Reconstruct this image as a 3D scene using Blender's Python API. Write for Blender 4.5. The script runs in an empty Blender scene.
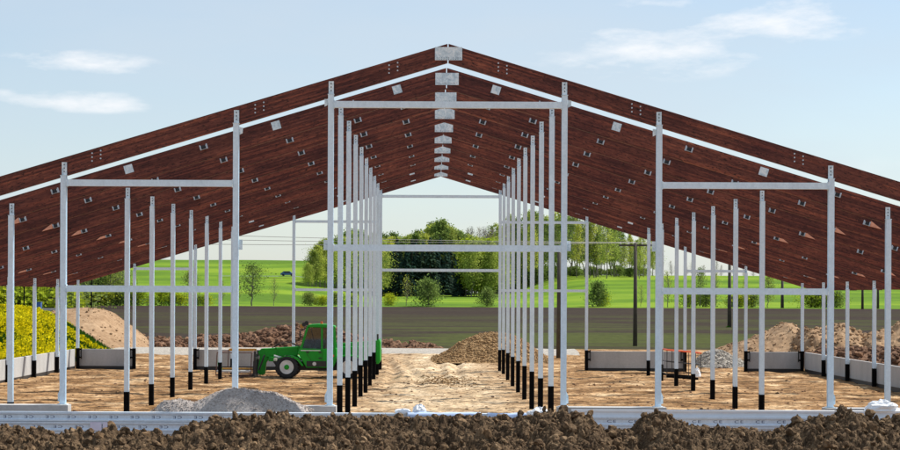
import bpy, math, random
from mathutils import Vector, Matrix, noise, Euler
R = math.radians
sc = bpy.context.scene
col = sc.collection
random.seed(7)
K = 5.0/1831.0          # metres per unit: a unit is one photo pixel at one bay of distance
EYE = 3.77
CX = -0.36              # camera X; the ridge line is X = 0
F = 1831.0
def wx(px, Y): return CX + (px-433.0)*Y/F
def wz(px, py, Y): return EYE - (py-0.0044*(px-433)-295.5)*Y/F
def vz(v): return EYE + v*K

# ------------------------------------------------------------------ materials
def mat(name):
    m = bpy.data.materials.new(name); m.use_nodes = True
    nt = m.node_tree; b = nt.nodes['Principled BSDF']
    return m, nt, b
def N(nt, t, **kw):
    n = nt.nodes.new(t)
    for k, v in kw.items():
        if k in n.inputs: n.inputs[k].default_value = v
        else: setattr(n, k, v)
    return n
def ramp(nt, fac, stops):
    r = nt.nodes.new('ShaderNodeValToRGB')
    while len(r.color_ramp.elements) < len(stops): r.color_ramp.elements.new(.5)
    for e, (p, c) in zip(r.color_ramp.elements, stops):
        e.position = p; e.color = (*c, 1) if len(c) == 3 else c
    nt.links.new(fac, r.inputs[0]); return r.outputs[0]
def coord(nt, scale=(1,1,1), rnd=0):
    t = nt.nodes.new('ShaderNodeTexCoord'); mp = N(nt, 'ShaderNodeMapping'); mp.inputs['Scale'].default_value = scale
    nt.links.new(t.outputs['Object'], mp.inputs[0])
    if rnd:
        oi = nt.nodes.new('ShaderNodeObjectInfo'); ml = N(nt, 'ShaderNodeMath', operation='MULTIPLY'); ml.inputs[1].default_value = rnd
        nt.links.new(oi.outputs['Random'], ml.inputs[0]); cb = nt.nodes.new('ShaderNodeCombineXYZ')
        for i in range(3): nt.links.new(ml.outputs[0], cb.inputs[i])
        nt.links.new(cb.outputs[0], mp.inputs['Location'])
    return mp.outputs[0]
def noisen(nt, vec, scale, detail=6, rough=.6, dist=0):
    n = N(nt, 'ShaderNodeTexNoise'); n.inputs['Scale'].default_value = scale; n.inputs['Detail'].default_value = detail
    n.inputs['Roughness'].default_value = rough; n.inputs['Distortion'].default_value = dist
    nt.links.new(vec, n.inputs['Vector']); return n.outputs['Fac']
def bump(nt, b, h, s, d):
    bp = N(nt, 'ShaderNodeBump'); bp.inputs['Strength'].default_value = s; bp.inputs['Distance'].default_value = d
    nt.links.new(h, bp.inputs['Height']); nt.links.new(bp.outputs[0], b.inputs['Normal'])
def mixc(nt, fac, a, c, mode='MIX'):
    m = N(nt, 'ShaderNodeMix', data_type='RGBA', blend_type=mode)
    if isinstance(fac, (int, float)): m.inputs[0].default_value = fac
    else: nt.links.new(fac, m.inputs[0])
    for s, v in ((m.inputs[6], a), (m.inputs[7], c)):
        if isinstance(v, tuple): s.default_value = (*v, 1)
        else: nt.links.new(v, s)
    return m.outputs[2]
def earth(name, c0, c1, c2, scale=1.0, stretch=(1,1,1), bs=.6, bd=.05, rough=.95, rnd=0):
    m, nt, b = mat(name)
    v = coord(nt, stretch, rnd)
    n1 = noisen(nt, v, scale, 8, .65); n2 = noisen(nt, v, scale*7, 6, .7)
    c = mixc(nt, .5, ramp(nt, n1, [(.32, c0), (.5, c1), (.68, c2)]), ramp(nt, n2, [(.35, c0), (.5, c1), (.66, c2)]))
    gi = nt.nodes.new('ShaderNodeNewGeometry'); c = mixc(nt, 1.0, c, ramp(nt, gi.outputs['Random Per Island'], [(0, (.72,.70,.68)), (.6, (1,1,1)), (1, (1.3,1.28,1.22))]), 'MULTIPLY')
    nt.links.new(c, b.inputs['Base Color']); b.inputs['Roughness'].default_value = rough
    b.inputs['Specular IOR Level'].default_value = .15
    bump(nt, b, n2, bs, bd); return m
def plain(name, c, rough=.5, metal=0, var=.15, vs=3, rnd=10, spec=.5):
    m, nt, b = mat(name); v = coord(nt, (1,1,1), rnd)
    n = noisen(nt, v, vs, 5, .65)
    lo = tuple(x*(1-var) for x in c); hi = tuple(min(1, x*(1+var)) for x in c)
    nt.links.new(ramp(nt, n, [(.3, lo), (.7, hi)]), b.inputs['Base Color'])
    b.inputs['Roughness'].default_value = rough; b.inputs['Metallic'].default_value = metal
    b.inputs['Specular IOR Level'].default_value = spec
    return m
M = {}
# galvanised steel: zinc spangle and faint dull streaks
def galv(name, c, metal=.35, rough=.42):
    m, nt, b = mat(name); v = coord(nt, (1,1,.35), 20); v2 = coord(nt, (1,1,1), 20)
    n = noisen(nt, v, 5, 6, .7); vo = N(nt, 'ShaderNodeTexVoronoi'); vo.inputs['Scale'].default_value = 22
    nt.links.new(v2, vo.inputs['Vector'])
    a = ramp(nt, n, [(.3, tuple(x*.9 for x in c)), (.5, c), (.75, tuple(min(1, x*1.06) for x in c))])
    w = N(nt, 'ShaderNodeRGBToBW'); nt.links.new(vo.outputs['Color'], w.inputs[0])
    sp = ramp(nt, w.outputs[0], [(.2, (.95,.96,.97)), (.8, (1.04,1.04,1.04))])
    nt.links.new(mixc(nt, 1.0, a, sp, 'MULTIPLY'), b.inputs['Base Color'])
    b.inputs['Metallic'].default_value = metal; b.inputs['Roughness'].default_value = rough; return m
M['steel'] = galv('galvanised_steel', (.72,.85,.95), 0, .5)
def platem():
    m, nt, b = mat('zinc_plate'); v = coord(nt, (1,1,1), 20)
    n = noisen(nt, v, 5.5, 5, .6, 1.2); n2 = noisen(nt, v, 22, 4, .6)
    c = mixc(nt, .3, ramp(nt, n, [(.33, (.36,.49,.58)), (.48, (.64,.78,.86)), (.62, (.92,.98,1.0))]), ramp(nt, n2, [(.35, (.45,.55,.6)), (.65, (.9,.95,1))]))
    nt.links.new(c, b.inputs['Base Color']); b.inputs['Roughness'].default_value = .4; b.inputs['Metallic'].default_value = .05; return m
M['plate'] = platem()
M['purlin'] = galv('purlin_zinc', (.72,.82,.93), .05, .42)
M['tar'] = plain('bitumen', (.004,.004,.0045), .9, 0, .3, spec=.1)
M['darksteel'] = plain('dark_steel', (.02,.02,.022), .5)
M['bolt'] = plain('bolt_steel', (.56,.62,.68), .35, 0)
def mpx(nt, t):
    oi = nt.nodes.new('ShaderNodeObjectInfo'); mp = N(nt, 'ShaderNodeMapping'); cb = nt.nodes.new('ShaderNodeCombineXYZ')
    ml = N(nt, 'ShaderNodeMath', operation='MULTIPLY'); ml.inputs[1].default_value = 50; nt.links.new(oi.outputs['Random'], ml.inputs[0])
    nt.links.new(ml.outputs[0], cb.inputs[0]); nt.links.new(ml.outputs[0], cb.inputs[2]); nt.links.new(cb.outputs[0], mp.inputs['Location'])
    nt.links.new(t.outputs['Object'], mp.inputs[0]); return mp.outputs[0]
def wood():
    m, nt, b = mat('stained_glulam')
    t = nt.nodes.new('ShaderNodeTexCoord'); s = nt.nodes.new('ShaderNodeSeparateXYZ'); nt.links.new(t.outputs['Object'], s.inputs[0])
    oi = nt.nodes.new('ShaderNodeObjectInfo')
    def mth(op, a, b_=None, c_=None):
        n = N(nt, 'ShaderNodeMath', operation=op)
        for i, x in enumerate((a, b_, c_)):
            if x is None: continue
            if isinstance(x, (int, float)): n.inputs[i].default_value = x
            else: nt.links.new(x, n.inputs[i])
        return n.outputs[0]
    ax = mth('ABSOLUTE', s.outputs['X'])
    v = mth('ADD', s.outputs['Z'], mth('MULTIPLY', ax, .301))       # height within the slope of the rafter
    u = mth('ADD', s.outputs['X'], mth('MULTIPLY', oi.outputs['Random'], 90))
    lam = mth('FLOOR', mth('DIVIDE', v, .0445)); fr = mth('FRACT', mth('DIVIDE', v, .0445))
    cb = nt.nodes.new('ShaderNodeCombineXYZ')
    seg = mth('FLOOR', mth('ADD', mth('DIVIDE', u, 3.7), mth('MULTIPLY', lam, .37)))
    nt.links.new(lam, cb.inputs[0]); nt.links.new(seg, cb.inputs[1]); nt.links.new(oi.outputs['Random'], cb.inputs[2])
    wn = N(nt, 'ShaderNodeTexWhiteNoise'); nt.links.new(cb.outputs[0], wn.inputs['Vector'])
    c2 = nt.nodes.new('ShaderNodeCombineXYZ'); nt.links.new(mth('MULTIPLY', u, 2.8), c2.inputs[0])
    nt.links.new(mth('MULTIPLY', v, 14.0), c2.inputs[1]); nt.links.new(s.outputs['Y'], c2.inputs[2])
    g = noisen(nt, c2.outputs[0], 1.6, 7, .72)
    c3 = nt.nodes.new('ShaderNodeCombineXYZ'); nt.links.new(mth('MULTIPLY', u, 7.5), c3.inputs[0])
    nt.links.new(mth('MULTIPLY', v, 24), c3.inputs[1]); nt.links.new(lam, c3.inputs[2])
    kn = noisen(nt, c3.outputs[0], 1.0, 3, .6)
    base = ramp(nt, g, [(.3, (.066,.019,.014)), (.5, (.118,.035,.025)), (.7, (.19,.066,.042))])
    tone = ramp(nt, wn.outputs['Value'], [(0, (.6,.55,.57)), (.6, (1,1,1)), (1, (1.5,1.4,1.2))])
    c = mixc(nt, 1.0, base, tone, 'MULTIPLY')
    big = noisen(nt, mpx(nt, t), .55, 4, .6)
    c = mixc(nt, 1.0, c, ramp(nt, big, [(.35, (.85,.75,.86)), (.5, (1.2,1.12,1.1)), (.64, (1.6,1.6,1.45))]), 'MULTIPLY')
    c = mixc(nt, ramp(nt, kn, [(.57, (0,0,0)), (.64, (.9,.9,.9))]), c, (.010,.005,.005))
    line = ramp(nt, fr, [(0, (.6,.6,.6)), (.08, (0,0,0)), (1, (0,0,0))])
    c = mixc(nt, line, c, (.02,.008,.006))
    nt.links.new(c, b.inputs['Base Color']); b.inputs['Roughness'].default_value = .6; b.inputs['Specular IOR Level'].default_value = .3
    bump(nt, b, g, .3, .01); return m
M['wood'] = wood()
M['wedge_orange'] = plain('pale_orange', (.80,.38,.25), .7, 0, .2, 8)  # orange of the triangular pieces beside the outer hangers
def concrete():
    m, nt, b = mat('precast_concrete'); v = coord(nt, (1,1,.3), 20); v2 = coord(nt, (1,1,1), 20)
    n = noisen(nt, v, 1.2, 7, .65); n2 = noisen(nt, v2, 14, 5, .7)
    c = mixc(nt, .35, ramp(nt, n, [(.3, (.30,.30,.30)), (.5, (.42,.42,.415)), (.7, (.5,.49,.48))]), ramp(nt, n2, [(.3, (.3,.3,.3)), (.7, (.52,.51,.5))]))
    nt.links.new(c, b.inputs['Base Color']); b.inputs['Roughness'].default_value = .85; bump(nt, b, n2, .2, .01); return m
M['concrete'] = concrete()
M['soil'] = earth('dug_soil', (.018,.011,.006), (.082,.051,.028), (.30,.205,.12), 2.6, (1,1,1), .8, .04)
M['clod'] = earth('clay_clods', (.032,.019,.010), (.13,.081,.045), (.34,.235,.14), 2.0, (1,1,1), .8, .03)
M['redsoil'] = earth('red_brown_soil', (.06,.032,.019), (.17,.092,.056), (.32,.20,.13), .8, (1,1,1), .8, .08)
M['sand'] = earth('yellow_sand', (.18,.11,.06), (.30,.19,.108), (.44,.305,.19), .5, (1,1,1), .5, .06)
M['chips'] = earth('chip_heap', (.15,.085,.038), (.33,.205,.10), (.52,.36,.19), 2.5, (1,1,1), .8, .08)
M['gravel'] = earth('grey_gravel', (.23,.195,.175), (.41,.36,.33), (.58,.52,.48), 2.5, (1,1,1), .8, .04)
M['rubble'] = earth('pale_rubble', (.25,.22,.19), (.42,.38,.33), (.60,.56,.50), 5, (1,1,1), .9, .06)
def site():
    m, nt, b = mat('site_ground'); v = coord(nt); vs = coord(nt, (.9,1,1))
    n1 = noisen(nt, vs, .45, 9, .68, 0); n2 = noisen(nt, v, 4.2, 8, .74); n3 = noisen(nt, vs, 1.3, 7, .74, 0)
    a = ramp(nt, n1, [(.36, (.11,.058,.025)), (.46, (.25,.145,.066)), (.54, (.38,.24,.125)), (.64, (.58,.43,.265))])
    d = ramp(nt, n3, [(.36, (.42,.35,.29)), (.47, (.88,.85,.82)), (.6, (1.2,1.17,1.13))])
    c = mixc(nt, 1.0, a, d, 'MULTIPLY')
    tt = nt.nodes.new('ShaderNodeTexCoord'); sx = nt.nodes.new('ShaderNodeSeparateXYZ'); nt.links.new(tt.outputs['Object'], sx.inputs[0])
    ab = N(nt, 'ShaderNodeMath', operation='ABSOLUTE'); nt.links.new(sx.outputs['X'], ab.inputs[0])
    ms_ = N(nt, 'ShaderNodeMapRange'); ms_.inputs[1].default_value = 1.2; ms_.inputs[2].default_value = 4.0; ms_.inputs[3].default_value = .7; ms_.inputs[4].default_value = 0; nt.links.new(ab.outputs[0], ms_.inputs[0])
    c = mixc(nt, ms_.outputs[0], c, ramp(nt, n1, [(.38, (.38,.26,.15)), (.5, (.60,.47,.31)), (.62, (.72,.60,.43))]))
    c = mixc(nt, .8, c, ramp(nt, n2, [(.38, (.25,.21,.17)), (.5, (.95,.95,.95)), (.60, (1.45,1.4,1.34))]), 'MULTIPLY')
    nt.links.new(c, b.inputs['Base Color']); b.inputs['Roughness'].default_value = .95; b.inputs['Specular IOR Level'].default_value = .1
    bump(nt, b, n2, .9, .08); return m
M['site'] = site()
def fieldm():
    m, nt, b = mat('sprouting_field'); v = coord(nt, (.25,1,1)); v2 = coord(nt)
    t = nt.nodes.new('ShaderNodeTexCoord'); s = nt.nodes.new('ShaderNodeSeparateXYZ'); nt.links.new(t.outputs['Object'], s.inputs[0])
    mr = N(nt, 'ShaderNodeMapRange'); nt.links.new(s.outputs['Y'], mr.inputs[0])
    mr.inputs[1].default_value = 150; mr.inputs[2].default_value = 330; mr.inputs[3].default_value = .62; mr.inputs[4].default_value = 0
    n = noisen(nt, v, .05, 9, .72, .8); n2 = noisen(nt, v2, 1.2, 6, .7)
    gm = N(nt, 'ShaderNodeMath', operation='MULTIPLY'); g = ramp(nt, n, [(.46, (.03,.03,.03)), (.56, (.9,.9,.9))])
    nt.links.new(mr.outputs[0], gm.inputs[0]); nt.links.new(g, gm.inputs[1])
    br = ramp(nt, n2, [(.3, (.022,.015,.012)), (.7, (.054,.038,.031))])
    gr = ramp(nt, n2, [(.3, (.045,.062,.010)), (.7, (.105,.14,.02))])
    nt.links.new(mixc(nt, gm.outputs[0], br, gr), b.inputs['Base Color']); b.inputs['Roughness'].default_value = 1
    b.inputs['Specular IOR Level'].default_value = .05
    return m
M['field'] = fieldm()
def meadow():
    m, nt, b = mat('meadow'); v = coord(nt, (.4,1,1)); v2 = coord(nt)
    n = noisen(nt, v, .02, 6, .6); n2 = noisen(nt, v2, .6, 6, .7)
    c = mixc(nt, .35, ramp(nt, n, [(.42, (.065,.125,.012)), (.5, (.125,.215,.014)), (.57, (.21,.29,.024))]), ramp(nt, n2, [(.3, (.06,.13,.015)), (.7, (.16,.28,.03))]))
    nt.links.new(c, b.inputs['Base Color']); b.inputs['Roughness'].default_value = 1; b.inputs['Specular IOR Level'].default_value = .05
    return m
M['meadow'] = meadow()
def leaf(name, c0, c1, tr=.45):
    m = bpy.data.materials.new(name); m.use_nodes = True; nt = m.node_tree
    for n in list(nt.nodes): nt.nodes.remove(n)
    out = nt.nodes.new('ShaderNodeOutputMaterial'); mx = nt.nodes.new('ShaderNodeMixShader')
    d = nt.nodes.new('ShaderNodeBsdfDiffuse'); t = nt.nodes.new('ShaderNodeBsdfTranslucent')
    v = coord(nt, (1,1,1), 30); n1 = noisen(nt, v, .35, 3, .5); g = nt.nodes.new('ShaderNodeNewGeometry')
    c = ramp(nt, n1, [(.35, c0), (.65, c1)])
    c = mixc(nt, 1.0, c, ramp(nt, g.outputs['Random Per Island'], [(0, (.6,.62,.6)), (1, (1.35,1.3,1.3))]), 'MULTIPLY')
    oi = nt.nodes.new('ShaderNodeObjectInfo')
    c = mixc(nt, 1.0, c, ramp(nt, oi.outputs['Random'], [(0, (.72,.8,.75)), (.5, (1,1,1)), (1, (1.25,1.12,.9))]), 'MULTIPLY')
    nt.links.new(c, d.inputs[0]); nt.links.new(c, t.inputs[0]); mx.inputs[0].default_value = tr
    nt.links.new(d.outputs[0], mx.inputs[1]); nt.links.new(t.outputs[0], mx.inputs[2]); nt.links.new(mx.outputs[0], out.inputs[0])
    return m
M['leaf_light'] = leaf('spring_leaves', (.30,.39,.08), (.50,.56,.13), .5)
M['leaf_mid'] = leaf('green_leaves', (.15,.22,.06), (.26,.34,.09), .5)
M['leaf_dark'] = leaf('spruce_needles', (.024,.056,.046), (.05,.095,.068), .25)
M['leaf_grey'] = leaf('grey_twigs', (.22,.20,.17), (.30,.27,.22), .3)
M['leaf_bright'] = leaf('lime_leaves', (.26,.36,.03), (.42,.50,.04))
M['grass'] = leaf('bank_grass', (.025,.085,.010), (.07,.17,.02), .3)
M['flower'] = leaf('yellow_flowers', (.90,.70,.01), (1.0,.84,.02), .4)
M['bark'] = plain('bark', (.16,.14,.12), .9, 0, .35, 2)
M['pole'] = plain('weathered_pole', (.07,.06,.045), .9, 0, .3, 2)
M['green'] = plain('green_paint', (.004,.30,.014), .4, 0, .15, 1.5, 3, .35)
M['dgreen'] = plain('dark_panel', (.01,.012,.012), .4)  # near-black of the grille panel and door seams
M['tyre'] = plain('tyre_rubber', (.02,.02,.021), .85, 0, .5, 8)
M['rim'] = plain('grey_rim', (.62,.62,.60), .5, 0, .15)
M['orange'] = plain('orange_paint', (.8,.11,.03), .5)
M['ochre'] = plain('ochre_bar', (.6,.29,.05), .6)
M['rust'] = plain('rusty_steel', (.12,.055,.04), .8, 0, .4, 6)
M['white'] = plain('white_film', (.85,.86,.88), .4, 0, .05)
M['bluefilm'] = plain('bluish_film', (.5,.62,.85), .35, 0, .15, 2)
M['ink'] = plain('blue_ink', (.04,.06,.16), .6)
M['paper'] = plain('paper_label', (.75,.73,.9), .6, 0, .06)
M['bluecar'] = plain('blue_paint', (.03,.10,.35), .3)
M['lamp'] = plain('lamp_glass', (.75,.72,.6), .2)
M['road'] = plain('far_road', (.16,.17,.18), .9)
m, nt, b = mat('tinted_glass'); tb = nt.nodes.new('ShaderNodeBsdfTransparent'); tb.inputs[0].default_value = (.42,.45,.40,1)
gl = nt.nodes.new('ShaderNodeBsdfGlossy'); gl.inputs['Roughness'].default_value = .03; ms = nt.nodes.new('ShaderNodeMixShader'); ms.inputs[0].default_value = .1
nt.links.new(tb.outputs[0], ms.inputs[1]); nt.links.new(gl.outputs[0], ms.inputs[2]); nt.links.new(ms.outputs[0], nt.nodes['Material Output'].inputs[0]); M['glass'] = m

# ------------------------------------------------------------------ mesh helper
class MB:
    def __init__(s): s.v = []; s.f = []; s.marks = []
    def use(s, i): s.marks.append((len(s.f), i)); return s
    def box(s, x0, x1, y0, y1, z0, z1):
        n = len(s.v)
        s.v += [(x,y,z) for z in (z0,z1) for y in (y0,y1) for x in (x0,x1)]
        s.f += [tuple(n+i for i in q) for q in ((0,2,3,1),(4,5,7,6),(0,1,5,4),(2,6,7,3),(0,4,6,2),(1,3,7,5))]; return s
    def prism(s, pts, y0, y1):          # polygon in x,z run along y
        n = len(s.v); k = len(pts)
        s.v += [(x,y0,z) for x,z in pts] + [(x,y1,z) for x,z in pts]
        s.f.append(tuple(n+i for i in range(k))); s.f.append(tuple(n+k+i for i in reversed(range(k))))
        for i in range(k):
            j = (i+1) % k; s.f.append((n+j, n+i, n+k+i, n+k+j))
        return s
    def prismz(s, pts, z0, z1):         # polygon in x,y run along z
        n = len(s.v); k = len(pts)
        s.v += [(x,y,z0) for x,y in pts] + [(x,y,z1) for x,y in pts]
        s.f.append(tuple(n+i for i in reversed(range(k)))); s.f.append(tuple(n+k+i for i in range(k)))
        for i in range(k):
            j = (i+1) % k; s.f.append((n+i, n+j, n+k+j, n+k+i))
        return s
    def prismx(s, pts, x0, x1):         # polygon in y,z run along x
        n = len(s.v); k = len(pts)
        s.v += [(x0,y,z) for y,z in pts] + [(x1,y,z) for y,z in pts]
        s.f.append(tuple(n+i for i in reversed(range(k)))); s.f.append(tuple(n+k+i for i in range(k)))
        for i in range(k):
            j = (i+1) % k; s.f.append((n+i, n+j, n+k+j, n+k+i))
        return s
    def tube(s, a, b_, r0, r1=None, n=8):
        if r1 is None: r1 = r0
        a = Vector(a); b_ = Vector(b_); d = (b_-a)
        if d.length < 1e-6: return s
        d.normalize(); t = d.cross(Vector((0,0,1)) if abs(d.z) < .9 else Vector((1,0,0))).normalized(); w = d.cross(t)
        k = len(s.v)
        for c, r in ((a,r0),(b_,r1)):
            for i in range(n):
                q = 2*math.pi*i/n; s.v.append(tuple(c + t*math.cos(q)*r + w*math.sin(q)*r))
        for i in range(n):
            j = (i+1) % n; s.f.append((k+i, k+j, k+n+j, k+n+i))
        s.f.append(tuple(k+i for i in reversed(range(n)))); s.f.append(tuple(k+n+i for i in range(n))); return s
    def lathe_y(s, cx, cz, prof, n=28):  # prof = list of (radius, y)
        k = len(s.v); m_ = len(prof)
        for r, y in prof:
            for i in range(n):
                q = 2*math.pi*i/n; s.v.append((cx+r*math.cos(q), y, cz+r*math.sin(q)))
        for a in range(m_-1):
            for i in range(n):
                j = (i+1) % n; s.f.append((k+a*n+i, k+a*n+j, k+(a+1)*n+j, k+(a+1)*n+i))
        s.f.append(tuple(k+i for i in reversed(range(n)))); s.f.append(tuple(k+(m_-1)*n+i for i in range(n))); return s
    def rock(s, c, r, sq=.8, rnd=random):
        global ICO
        k = len(s.v); q = Euler((rnd.uniform(0,6), rnd.uniform(0,6), rnd.uniform(0,6))).to_matrix()
        sx, sy, sz = r*rnd.uniform(.75,1.3), r*rnd.uniform(.75,1.3), r*sq*rnd.uniform(.7,1.2)
        for v in ICO[0]:
            p = q @ Vector(v); f = rnd.uniform(.72,1.15)
            s.v.append((c[0]+p.x*sx*f, c[1]+p.y*sy*f, c[2]+p.z*sz*f))
        s.f += [tuple(k+i for i in f) for f in ICO[1]]; return s
    def mesh(s, name):
        m = bpy.data.meshes.new(name); m.from_pydata(s.v, [], s.f); m.update()
        for a, i in s.marks:
            for p in m.polygons[a:]: p.material_index = i
        return m
    def build(s, name, mt, parent=None, smooth=False, loc=None, bevel=0):
        return obj(name, s.mesh(name), mt, parent, smooth, loc, bevel)
ph = (1+5**.5)/2
ICO = ([tuple(Vector(v).normalized()) for v in [(-1,ph,0),(1,ph,0),(-1,-ph,0),(1,-ph,0),(0,-1,ph),(0,1,ph),(0,-1,-ph),(0,1,-ph),(ph,0,-1),(ph,0,1),(-ph,0,-1),(-ph,0,1)]],
  [(0,11,5),(0,5,1),(0,1,7),(0,7,10),(0,10,11),(1,5,9),(5,11,4),(11,10,2),(10,7,6),(7,1,8),(3,9,4),(3,4,2),(3,2,6),(3,6,8),(3,8,9),(4,9,5),(2,4,11),(6,2,10),(8,6,7),(9,8,1)])
def ico2():
    vs = [Vector(v) for v in ICO[0]]; fs = []; mid = {}
    def md(a, b_):
        k = (min(a,b_), max(a,b_))
        if k not in mid: mid[k] = len(vs); vs.append(((vs[a]+vs[b_])/2).normalized())
        return mid[k]
    for a, b_, c in ICO[1]:
        x, y, z = md(a,b_), md(b_,c), md(c,a); fs.extend([(a,x,z),(x,b_,y),(z,y,c),(x,y,z)])
    return [tuple(v) for v in vs], fs
ICO2 = ico2()
ROCKS = []
for q in range(40):
    o_ = Vector((q*3.7, q*1.3, -q*2.1)); L_ = []
    for v in ICO2[0]:
        v = Vector(v); f = 1 + .42*noise.noise(v*1.3+o_) + .30*noise.noise(v*2.9+o_) 
        L_.append(v*f)
    ROCKS.append(L_)
def crag(m, c, r, rr):
    k = len(m.v); q = Euler((rr.uniform(0,6), rr.uniform(0,6), rr.uniform(0,6))).to_matrix() @ Matrix.Diagonal((r*rr.uniform(.7,1.35), r*rr.uniform(.7,1.35), r*rr.uniform(.55,1.1)))
    c = Vector(c)
    for v in ROCKS[rr.randrange(40)]:
        p = q @ v; m.v.append((c.x+p.x, c.y+p.y, c.z+p.z))
    m.f += [(a+k, b_+k, d+k) for a, b_, d in ICO2[1]]
def obj(name, me, mt, parent=None, smooth=False, loc=None, bevel=0):
    if mt is not None and len(me.materials) == 0:
        for q in (mt if isinstance(mt, (list, tuple)) else [mt]): me.materials.append(q)
    o = bpy.data.objects.new(name, me); col.objects.link(o)
    if parent: o.parent = parent
    if loc: o.location = loc
    if smooth: me.shade_smooth()
    if bevel:
        bv = o.modifiers.new('bevel', 'BEVEL'); bv.width = bevel; bv.segments = 2; bv.limit_method = 'ANGLE'
    return o
def tag(o, label, cat=None, group=None, kind=None):
    if label: o['label'] = label
    if cat: o['category'] = cat
    if group: o['group'] = group
    if kind: o['kind'] = kind
    return o
def empty(name, loc, label, cat, group=None, rz=0):
    o = bpy.data.objects.new(name, None); o.empty_display_size = .3; col.objects.link(o); o.location = loc; o.rotation_euler.z = rz
    return tag(o, label, cat, group)
CACHE = {}
def shared(key, fn, mt, name, parent, loc=None, smooth=False):
    if key not in CACHE:
        me = fn().mesh(name)
        for q in (mt if isinstance(mt, (list, tuple)) else [mt]): me.materials.append(q)
        if smooth: me.shade_smooth()
        CACHE[key] = me
    o = bpy.data.objects.new(name, CACHE[key]); col.objects.link(o); o.parent = parent
    if loc: o.location = loc
    return o

# ------------------------------------------------------------------ terrain
def ss(t): t = max(0, min(1, t)); return t*t*(3-2*t)
def fbm(x, y, s, o=4, seed=0): return noise.fractal(Vector((x*s+seed, y*s-seed, seed)), 1.0, 2.0, o)
def crest(X):
    l = 18.4*ss((-8-X)/36); r = 12.8*ss((X-8)/45); return max(5.0 + 0*X, l, r)
def H(X, Y):
    z = 1.57*ss((Y-140)/260) if Y < 400 else 1.57
    if Y < 400: z = 1.57*max(0, min(1, (Y-140)/210))
    if Y > 350:
        t = (Y-350)/450.0
        c = crest(X)
        z = 1.57 + (c-1.57)*ss(t)
        if Y > 820: z = c - (Y-820)*.006
    return z
def rutz(X, Y):
    z = fbm(X, Y, .9, 5)*.055 + fbm(X, Y, 3.1, 3, 8)*.022 + fbm(X, Y, .16, 3, 5)*.10
    for c in (-.9, .95, 1.7, -2.0):
        xx = X - c - .35*math.sin(Y*.11+c) + .02*(Y-60)
        if 60 < Y < 108: z -= (.085*math.exp(-(xx/.22)**2) - .04*math.exp(-((abs(xx)-.42)/.16)**2))*ss((Y-60)/30)
    return z
def sheet(name, xs, ys, zf, mt, kind='structure', smooth=True):
    v = [(x, y, zf(x,y)) for y in ys for x in xs]; nx = len(xs); f = []
    for j in range(len(ys)-1):
        for i in range(nx-1):
            a = j*nx+i; f.append((a, a+1, a+nx+1, a+nx))
    me = bpy.data.meshes.new(name); me.from_pydata(v, [], f)
    if smooth: me.shade_smooth()
    return tag(obj(name, me, mt), None, kind=kind)
def lin(a, b_, n): return [a+(b_-a)*i/(n-1) for i in range(n)]
def geo(a, b_, n): return [a*(b_/a)**(i/(n-1)) for i in range(n)]
xs = [-2500,-900,-300,-120,-70] + lin(-45, -5, 161) + lin(-4.9, 4.9, 130) + lin(5, 45, 161) + [70,120,300,900,2500]
def sitez(x, y):
    k = 1 if abs(x) < 60 and 25 < y < 126 else 0
    return rutz(x, y)*k
sheet('ground', xs, [-600,-100,0,20] + lin(30, 130, 441), sitez, M['site'])
sheet('ploughed_field', [-3000,-1200,-500] + lin(-250, 250, 101) + [500,1200,3000], lin(130, 350, 45),
      lambda x, y: H(x,y) + (fbm(x, y, .03, 3)*.12 if 145 < y < 345 else 0), M['field'])
sheet('meadow', [-9000,-3000,-1200,-600] + lin(-400, 400, 161) + [600,1200,3000,9000], geo(350, 900, 60) + [1100,1500,2500,5000,9000],
      lambda x, y: H(x,y) if y < 352 else H(x,y) + fbm(x, y, .008, 3)*.5, M['meadow'])

sheet('gravel_track', lin(-60, 9, 70) , lin(116, 125, 8), lambda x, y: .30 + fbm(x, y, .6, 3)*.05 - abs(y-120.5)*.04 if 117 < y < 124.5 else -.1, M['rubble'])
# ------------------------------------------------------------------ portal frames
TOP = 2375; SL = .301
def raf(kind, side):
    dep = 178 if kind == 'end' else 218
    g = .014; L = 7250*K; zc = vz(120)
    zt = lambda x: vz(TOP) - SL*x
    zb = lambda x: zt(x) - dep*K
    xe = (zb(0)-zc)/SL
    pts = [(g, zt(g)), (g, zb(g)), (xe, zc), (L, zc), (L, zt(L))]
    # a strip of quads keeps the long faces tidy
    m = MB(); pts = [(side*x, z) for x, z in pts]
    if side > 0: pts = pts[::-1]
    return m.prism(pts, .085, .245)
def rot_rect(cx, cz, w, h, ang, y0, y1, m=None):
    m = m or MB(); c, s = math.cos(ang), math.sin(ang)
    p = [(cx + a*c - b_*s, cz + a*s + b_*c) for a, b_ in ((-w/2,-h/2),(w/2,-h/2),(w/2,h/2),(-w/2,h/2))]
    return m.prism(p, y0, y1)
def hanger():
    m = MB()
    m.box(-.115,-.078,-.012,0,-.07,.075); m.box(.078,.115,-.012,0,-.07,.075)      # ears on the face
    m.use(1).box(-.071,.071,-.004,0,-.062,.05).use(0)  # dark backing that puts the shade of the hanger's recess into colour
    m.box(-.078,-.072,-.10,0,-.07,.04); m.box(.072,.078,-.10,0,-.07,.04); m.box(-.072,.072,-.10,0,-.07,-.064)
    return m
def hsec(w, z0, z1):
    t = .012; h = w/2; d = .075
    pts = [(-h,-d),(h,-d),(h,-d+t),(.005,-d+t),(.005,d-t),(h,d-t),(h,d),(-h,d),(-h,d-t),(-.005,d-t),(-.005,-d+t),(-h,-d+t)]
    return MB().prismz(pts, z0, z1)
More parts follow.
